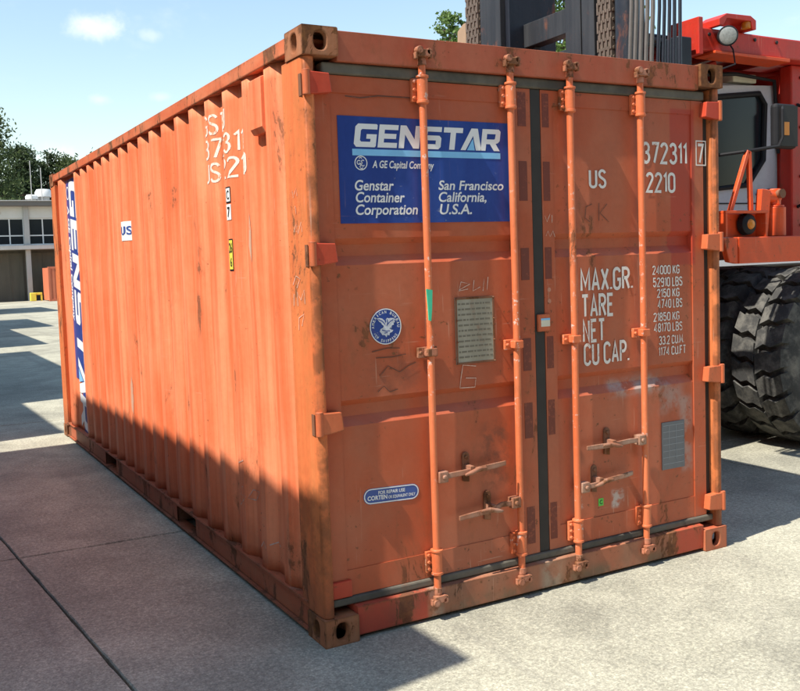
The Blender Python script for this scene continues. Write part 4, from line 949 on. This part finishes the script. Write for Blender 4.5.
# ---- red frame round the cab
MB().prism([(5.09, 1.62), (6.4, 1.62), (6.4, 3.098), (5.09, 3.098)], 'y', 1.56, 1.675).build('frame_column', 'ftred', F, bevel=.012)
MB().prism([(3.90, 3.10), (6.4, 3.103), (6.4, 3.26), (4.6, 3.262), (3.90, 3.27)], 'y', 1.44, 1.67).build('roof_beam', 'ftred', F, bevel=.012)
MB().prism([(4.02, 3.078), (4.86, 3.068), (4.86, 3.096), (4.02, 3.098)], 'y', 1.40, 1.60).build('beam_flange', 'ftorange', F, bevel=.004)
boxp('beam_end_plate', 'ftred', F, 3.85, 3.895, 1.40, 1.70, 3.06, 3.33, bevel=.006)
for y in (2.15, 2.75, 3.55): boxp('roof_beam', 'ftred', F, 3.92, 6.4, y, y+.14, 3.06, 3.18, bevel=.01)
for x in (4.0, 4.55, 5.2, 5.9): boxp('roof_crossbar', 'ftred', F, x, x+.09, 1.675, 3.68, 3.19, 3.25, bevel=.008)
for (a, b_) in (((4.05, 1.75, 2.98), (4.75, 2.1, 3.12)), ((4.4, 1.72, 3.10), (4.1, 2.2, 2.96)), ((4.05, 1.72, 2.93), (4.05, 2.4, 3.0))): MB().tube([a, b_], .025, 8).build('frame_brace', 'ftred', F, smooth=True)
boxp('roof_plate', 'ftred', F, 3.95, 6.4, 1.676, 3.69, 3.2505, 3.275, bevel=0)
boxp('deck_plate', 'ftred', F, 5.5, 6.6, 1.21, 2.14, 1.66, 1.70, bevel=0)
boxp('wiper_box', 'cream', F, 4.62, 4.9, 1.74, 1.9, 2.97, 3.04, bevel=.01)
# ---- cab
YC = 1.72
out = [(3.95, 2.88), (4.60, 2.935), (5.11, 2.96), (5.12, 2.2), (5.12, 1.715), (3.95, 1.715)]
inn = [(4.10, 2.80), (4.90, 2.885), (4.968, 2.80), (4.945, 2.345), (4.76, 2.14), (4.10, 2.08)]
mb = MB(); n = 6
mb.add([(a, YC, b_) for a, b_ in out]+[(a, YC, b_) for a, b_ in inn]+[(a, YC+.05, b_) for a, b_ in out]+[(a, YC+.05, b_) for a, b_ in inn],
    [(i, (i+1)%n, n+(i+1)%n, n+i) for i in range(n)]+[(i, 12+i, 12+(i+1)%n, (i+1)%n) for i in range(n)]+[(6+i, 6+(i+1)%n, 18+(i+1)%n, 18+i) for i in range(n)])
cdoor = mb.build('cab_door', 'cabgrey', F)
MB().tube([(a, YC-.002, b_) for a, b_ in inn]+[(inn[0][0], YC-.002, inn[0][1])], .022, 8, False).build('window_seal', 'blackpl', cdoor, smooth=True)
MB().prism(inn, 'y', YC+.012, YC+.02).build('pane', 'glass', cdoor)
MB().tube([(4.83, YC-.03, 2.06), (5.02, YC-.035, 2.075)], .012, 8).build('door_handle', 'blackpl', cdoor, smooth=True)
boxp('door_handle_plate', 'blackpl', cdoor, 4.99, 5.07, YC-.02, YC-.001, 2.03, 2.11, bevel=.006)
boxp('door_seam', 'blackpl', cdoor, 4.0, 5.09, YC-.004, YC-.0005, 1.985, 1.995, bevel=0)
boxp('cab_body', 'cabgrey', F, 3.95, 5.12, YC+.051, 2.95, 1.715, 2.07, bevel=.02); boxp('cab_roof', 'cabgrey', F, 3.93, 5.14, YC+.051, 2.97, 2.90, 2.965, bevel=.02)
boxp('frame_back', 'ftred', F, 5.13, 5.22, 1.70, 3.6, 1.72, 3.055, bevel=.01)
boxp('cab_back', 'cabgrey', F, 5.06, 5.12, YC+.051, 2.95, 2.071, 2.899, bevel=0)
for y in (YC+.051, 2.89): boxp('cab_pillar', 'cabgrey', F, 3.96, 4.03, y, y+.06, 2.071, 2.899, bevel=.01)
seat = boxp('seat', 'blackpl', F, 4.45, 4.95, 2.1, 2.6, 2.07, 2.2, bevel=.04); boxp('backrest', 'blackpl', seat, 4.85, 4.97, 2.12, 2.58, 2.2, 2.8, bevel=.05)
# ---- mirror
mi = boxp('mirror', 'blackpl', F, 4.49, 4.735, 1.24, 1.31, 2.372, 2.712, bevel=.03, seg=3); boxp('mirror_glass', 'grease', mi, 4.52, 4.725, 1.236, 1.239, 2.39, 2.695, bevel=0)
boxp('marker', 'amber', mi, 4.545, 4.62, 1.228, 1.235, 2.47, 2.57, bevel=.004)
MB().tube([(4.10, 1.66, 2.335), (4.2, 1.30, 2.345), (4.5, 1.235, 2.385), (4.535, 1.225, 2.45), (4.535, 1.225, 2.66), (4.56, 1.25, 2.69)], .013, 8).build('mirror_arm', 'blackpl', mi, smooth=True)
# ---- fittings on the fender
def flat(pts, w, y0, y1, name, mat, bevel=.003):
    (a, b_), (c, d) = pts; dx, dz = c-a, d-b_; l = math.hypot(dx, dz); nx, nz = -dz/l*w/2, dx/l*w/2
    return MB().prism([(a+nx, b_+nz), (c+nx, d+nz), (c-nx, d-nz), (a-nx, b_-nz)], 'y', y0, y1).build(name, mat, F, bevel=bevel)
flat(((4.035, 1.90), (4.232, 2.35)), .032, 1.28, 1.31, 'brace_bar', 'ftorange'); flat(((4.243, 2.35), (4.262, 1.90)), .032, 1.28, 1.31, 'brace_bar', 'ftorange')
bxo = MB(); bxo.box(3.83, 4.29, 1.16, 1.26, 1.88, 1.90); bxo.box(4.255, 4.275, 1.16, 1.26, 1.709, 1.8795); bxo.box(3.83, 3.85, 1.16, 1.26, 1.709, 1.8795); bxo.box(3.8505, 4.2545, 1.245, 1.26, 1.709, 1.879)
lb2 = bxo.build('lamp_box', 'ftorange', F, bevel=.003)
MB().lathe([(0, -.03), (.05, -.028), (.075, -.015), (.08, .03), (0, .03)], (4.11, 1.20, 1.80), 'y', 24).build('side_lamp', 'blackpl', lb2, smooth=True); MB().lathe([(0, -.045), (.03, -.04), (.04, -.026)], (4.11, 1.20, 1.80), 'y', 20).build('lamp_lens', 'amber', lb2, smooth=True)
flat(((4.345, 1.709), (4.385, 2.06)), .10, 1.25, 1.30, 'lever_arm', 'ftorange'); MB().tube([(4.40, 1.30, 2.02), (4.56, 1.30, 2.0)], .05, 14).build('pivot_pin', 'ftorange', F, smooth=True)
cy = MB(); cy.tube([(4.53, 1.30, 1.709), (4.53, 1.30, 1.93)], .085, 20); cy.tube([(4.53, 1.30, 1.93), (4.53, 1.30, 1.945)], .075, 20); cy.tube([(4.53, 1.30, 1.945), (4.53, 1.30, 2.07)], .05, 16)
cy.build('cylinder', 'ftorange', F, smooth=True, bevel=.006); MB().tube([(4.53, 1.22, 2.03), (4.53, 1.38, 2.03)], .035, 12).build('pivot_pin', 'rustbare', F, smooth=True)
# ---- work lamp on the beam
lp = PY(727.5, 36, 1.34); ax_ = Vector((-.62, -.76, -.15)).normalized()
wl = MB(); wl.tube([lp-ax_*.11, lp-ax_*.05, lp+ax_*.01, lp+ax_*.02], [.04, .066, .074, .070], 24); wlo = wl.build('work_lamp', 'blackpl', F, smooth=True)
MB().tube([lp+ax_*.021, lp+ax_*.028], [.062, .045], 24).build('lens', 'lens', wlo, smooth=True)
MB().prism([(4.02, 3.271), (4.02, 3.32), (4.10, 3.365), (4.36, 3.37), (4.42, 3.34), (4.42, 3.271), (4.38, 3.271), (4.36, 3.33), (4.10, 3.33), (4.06, 3.271)], 'y', 1.36, 1.56).build('lamp_bracket', 'ftred', F, bevel=.004)
a = PY(746, 25, 1.40); MB().tube([a+Vector((0, 0, -.03)), a+Vector((0, 0, .01)), a+Vector((0, 0, .035))], [.035, .035, .02], 14).build('beacon', 'amber', F, smooth=True)
MB().tube([lp-ax_*.1, lp+Vector((.12, .05, -.08)), lp+Vector((.08, .0, -.2)), lp+Vector((-.1, .05, -.26))], .006, 6).build('lamp_cable', 'blackpl', F, smooth=True)
# ---- grab rail, bolts and hose run on the red frame
MB().tube([(5.16, 1.56, 1.95), (5.16, 1.50, 1.98), (5.16, 1.50, 2.75), (5.16, 1.56, 2.78)], .014, 8).build('grab_rail', 'blackpl', F, smooth=True)
bl_ = MB()
for x in (4.0, 4.25, 4.5, 4.75): bolt(bl_, x, 1.438, 3.22, .014, 6)
for z in (1.8, 2.2, 2.6, 3.0): bolt(bl_, 5.2, 1.558, z, .014, 6)
tag(bl_.build('bolts', 'grease', F), kind='stuff')
MB().tube([(3.9, 1.72, 3.03), (4.2, 1.70, 2.99), (4.6, 1.70, 3.02), (5.05, 1.69, 2.99), (5.10, 1.69, 2.4)], .016, 8).build('hydraulic_hose', 'blackpl', F, smooth=True)
# ---- mast
ZM = 5.2
def upright(y0, y1):
    o = MB(); o.box(3.30, 3.36, y0, y1, .25, ZM); o.box(3.69, 3.75, y0, y1, .25, ZM); ym = (y0+y1)/2
    s = 1 if y0 < 2.5 else -1
    yo = y0 if s > 0 else y1
    o.box(3.3605, 3.6895, *( (y0, y0+.04) ), .25, ZM)
    u_ = o.build('mast_upright', 'mast', F, bevel=.006)
    return u_
upright(3.052, 3.343); upright(1.898, 2.035); upright(2.048, 2.222)
boxp('mast_inner', 'grease', F, 3.40, 3.68, 3.095, 3.30, .3, ZM+.1, bevel=.004)
boxp('mast_side', 'mastblue', F, 3.352, 3.86, 2.99, 3.048, .3, ZM, bevel=.004)
MB().tube([(3.36, 1.615, .3), (3.36, 1.615, ZM)], .088, 24).build('lift_cylinder', 'mastblue', F, smooth=True)
MB().tube([(3.45, 3.50, .3), (3.45, 3.50, ZM)], .05, 20).build('lift_cylinder', 'mastblue', F, smooth=True)
boxp('mast_guard', 'grease', F, 3.40, 3.62, 1.70, 1.885, .3, ZM-.1, bevel=.004)
for z0, z1 in ((3.42, 3.62), (4.4, 4.6), (2.2, 2.4), (1.0, 1.2)):
    boxp('mast_crossbar', 'mast', F, 3.50, 3.62, 2.223, 2.988, z0, z1, bevel=.006)
boxp('mast_crossbar', 'mast', F, 3.52, 3.60, 2.223, 2.988, 3.10, 3.30, bevel=.006); boxp('mast_crossbar', 'mast', F, 3.54, 3.60, 2.88, 2.985, 3.301, 3.419, bevel=.004)
def chain(y0, y1, x, name='chain'):
    mb = MB(); z = 1.4; p = .068; k = 0; n = 7; w = (y1-y0)/n
    while z < ZM:
        for j in range(n):
            if (j+k) % 2 == 0: mb.box(x-.028, x+.028, y0+j*w+.002, y0+(j+1)*w-.002, z-.044, z+.044)
            else: mb.box(x-.020, x+.020, y0+j*w+.003, y0+(j+1)*w-.003, z-.028, z+.028)
        mb.tube([(x, y0-.008, z-.034), (x, y1+.008, z-.034)], .013, 6)
        z += p; k += 1
    return mb.build(name, 'chain', F, bevel=0)
chain(1.712, 1.862, 3.318); chain(3.365, 3.555, 3.318)
# hoses over a sheave
hs = [631.5, 636.5, 642, 647.5, 653, 659.5, 664.5, 669.5, 674.5, 680]
for i, u in enumerate(hs):
    a = PX(u, 8, 2.92); b_ = PX(u-1.5+(.4*(i-5) if i > 4 else 0), 58, 2.92)
    MB().tube([(2.92, b_.y, 2.62), (2.92, b_.y, b_.z), (2.92, a.y, a.z), (2.94, a.y+.01, 3.75)], .0135 if i < 5 else .011, 8).build('hose', 'hose' if i < 5 else 'mastblue', F, smooth=True)
boxp('hose_manifold', 'grease', F, 2.89, 2.95, .62, 1.10, 2.58, 2.63, bevel=.004); boxp('manifold_arm', 'grease', F, 2.951, 3.295, 1.0, 1.09, 2.585, 2.625, bevel=.004); boxp('manifold_arm', 'grease', F, 3.2, 3.29, 1.0901, 1.9, 2.588, 2.622, bevel=.004)
shv = MB().lathe([(.09, -.2), (.30, -.2), (.30, -.16), (.27, -.13), (.27, .13), (.30, .16), (.30, .2), (.09, .2)], (3.20, .84, 3.80), 'y', 32).build('hose_sheave', 'grease', F, smooth=True)
bz = PX(665, 0, 3.42)
MB().tube([(2.94, 1.08, 3.62), (2.94, .98, 3.44), (2.94, .80, 3.37), (2.94, .62, 3.45), (2.94, .56, 3.55)], .045, 10).build('hose_clamp', 'grease', F, smooth=True)
boxp('mast_block', 'mastblue', F, 3.66, 3.80, 1.42, 1.60, 2.6, 3.18, bevel=.01)
for k, (va, vb) in enumerate(((36, 43), (40, 47), (44, 50))):
    a = PX(648, va, 3.75); b_ = PY(704, vb, 1.6)
    MB().tube([a, b_], .020 if k != 1 else .03, 10).build('hydraulic_pipe', 'mastblue' if k != 1 else 'hose', F, smooth=True)
for k in range(3): boxp('valve', 'ftorange', F, 3.78+.14*k, 3.88+.14*k, 1.75, 1.9, 3.0-.02*k, 3.09-.01*k, bevel=.01)
ca = boxp('carriage', 'mast', F, 3.12, 3.24, 1.65, 3.6, .35, .55, bevel=.01); boxp('carriage_bar', 'mast', ca, 3.12, 3.24, 1.65, 3.6, .95, 1.15, bevel=.01)
for y in (1.9, 2.6, 3.3): boxp('carriage_web', 'mast', ca, 3.13, 3.23, y, y+.1, .551, .949, bevel=0)
for y in (2.0, 3.0):
    MB().tube([(4.6, y+.2, 1.3), (3.95, y+.2, 1.75), (3.755, y+.15, 1.9)], [.07, .07, .04], 14).build('tilt_cylinder', 'grease', F, smooth=True)
a, b_ = PX(457.5, 27, 3.40), PX(467, 44, 3.40)
ml = MB().prism([(a.y, b_.z-.1), (a.y-.01, a.z-.05), (b_.y+.04, a.z), (b_.y, a.z), (b_.y, b_.z-.1)], 'x', 3.39, 3.46).build('chain_guard', plain('guard_beige', (.34, .24, .15), .6), F, bevel=.004)
MB().tube([(3.42, a.y+.012, b_.z-.1), (3.42, a.y+.004, a.z-.05), (3.42, b_.y+.04, a.z+.012), (3.42, b_.y, a.z+.014)], .012, 6).build('guard_rim', 'blackpl', ml, smooth=True)


# ================================================================== stacked containers left of the frame (they cast the long shade)
def stack_container(xr, y0, L, z0, mat, label, slope):
    o = thing('shipping_container', (xr-CW/2, y0+L/2, z0), label, 'container', 'containers stacked along the left of the yard')
    sh = lambda x, y: x-slope*(y-y0)
    n = max(4, int((L-.4)/.278)); p = (L-.4)/n; ys = [y0+.2]; xv = [.045]
    for k in range(n):
        a = y0+.2+k*p; ys += [a+p*.25, a+p*.5, a+p*.75, a+p]; xv += [.045, .01, .01, .045]
    for s in (0, 1):
        mb = MB(); vs = []
        for y, d in zip(ys, xv):
            x = (xr-CW+d) if s else (xr-d); vs += [(x, y, z0+.15), (x, y, z0+2.51)]
        mb.add(vs, [(2*i, 2*i+1, 2*i+3, 2*i+2) for i in range(len(ys)-1)]); mb.build('side_panel', mat, o, fix=False)
        xa, xb = (xr-CW, xr-CW+.06) if s else (xr-.06, xr)
        boxp('top_rail', mat, o, xa, xb, y0+.18, y0+L-.18, z0+2.51, z0+2.575); boxp('bottom_rail', mat, o, xa, xb, y0+.18, y0+L-.18, z0+.015, z0+.15)
        for ya in (y0, y0+L-.16): boxp('corner_post', mat, o, *((xr-CW, xr-CW+.15) if s else (xr-.15, xr)), ya, ya+.16, z0+.119, z0+2.472)
        for ya in (y0, y0+L-.178):
            for za in (z0, z0+2.473): boxp('corner_casting', 'casting', o, *((xr-CW, xr-CW+.162) if s else (xr-.162, xr)), ya-.002, ya+.18, za, za+.118)
    for ya in (y0+.03, y0+L-.06): boxp('end_panel', mat, o, xr-CW+.16, xr-.16, ya, ya+.03, z0+.02, z0+2.57)
    boxp('roof_panel', mat, o, xr-CW+.065, xr-.065, y0+.062, y0+L-.062, z0+2.535, z0+2.56, bevel=0)
    o.rotation_euler.z = slope
cols = [('stack_blue', (.05, .10, .22)), ('stack_rust', (.32, .09, .05)), ('stack_grey', (.30, .31, .30)), ('stack_green', (.06, .14, .09))]
for nm, c in cols: M[nm] = paint(nm, c, tuple(v*1.3 for v in c), .3, .6, .5, chips=.3)
ST = [(-3.05, -.92, 5.95, R(1.0)), (-3.46, 5.64, 2.72, R(1.5)), (-2.26, 8.40, 8.0, 0), (-1.60, 18.05, 7.05, 0), (-.26, 25.25, 5.9, 0), (2.0, 36.9, 6.06, 0)]
names = ['nearest', 'second, short', 'third, long', 'fourth', 'fifth', 'farthest']
for i, (xr, y0, L, sl) in enumerate(ST):
    for lv in (0, 1):
        nm = cols[(i*2+lv*3) % 4][0]
        stack_container(xr, y0, L, lv*2.592, nm, f'{nm[6:]} container, {"upper" if lv else "lower"} of the {names[i]} stack left of the photo', sl)
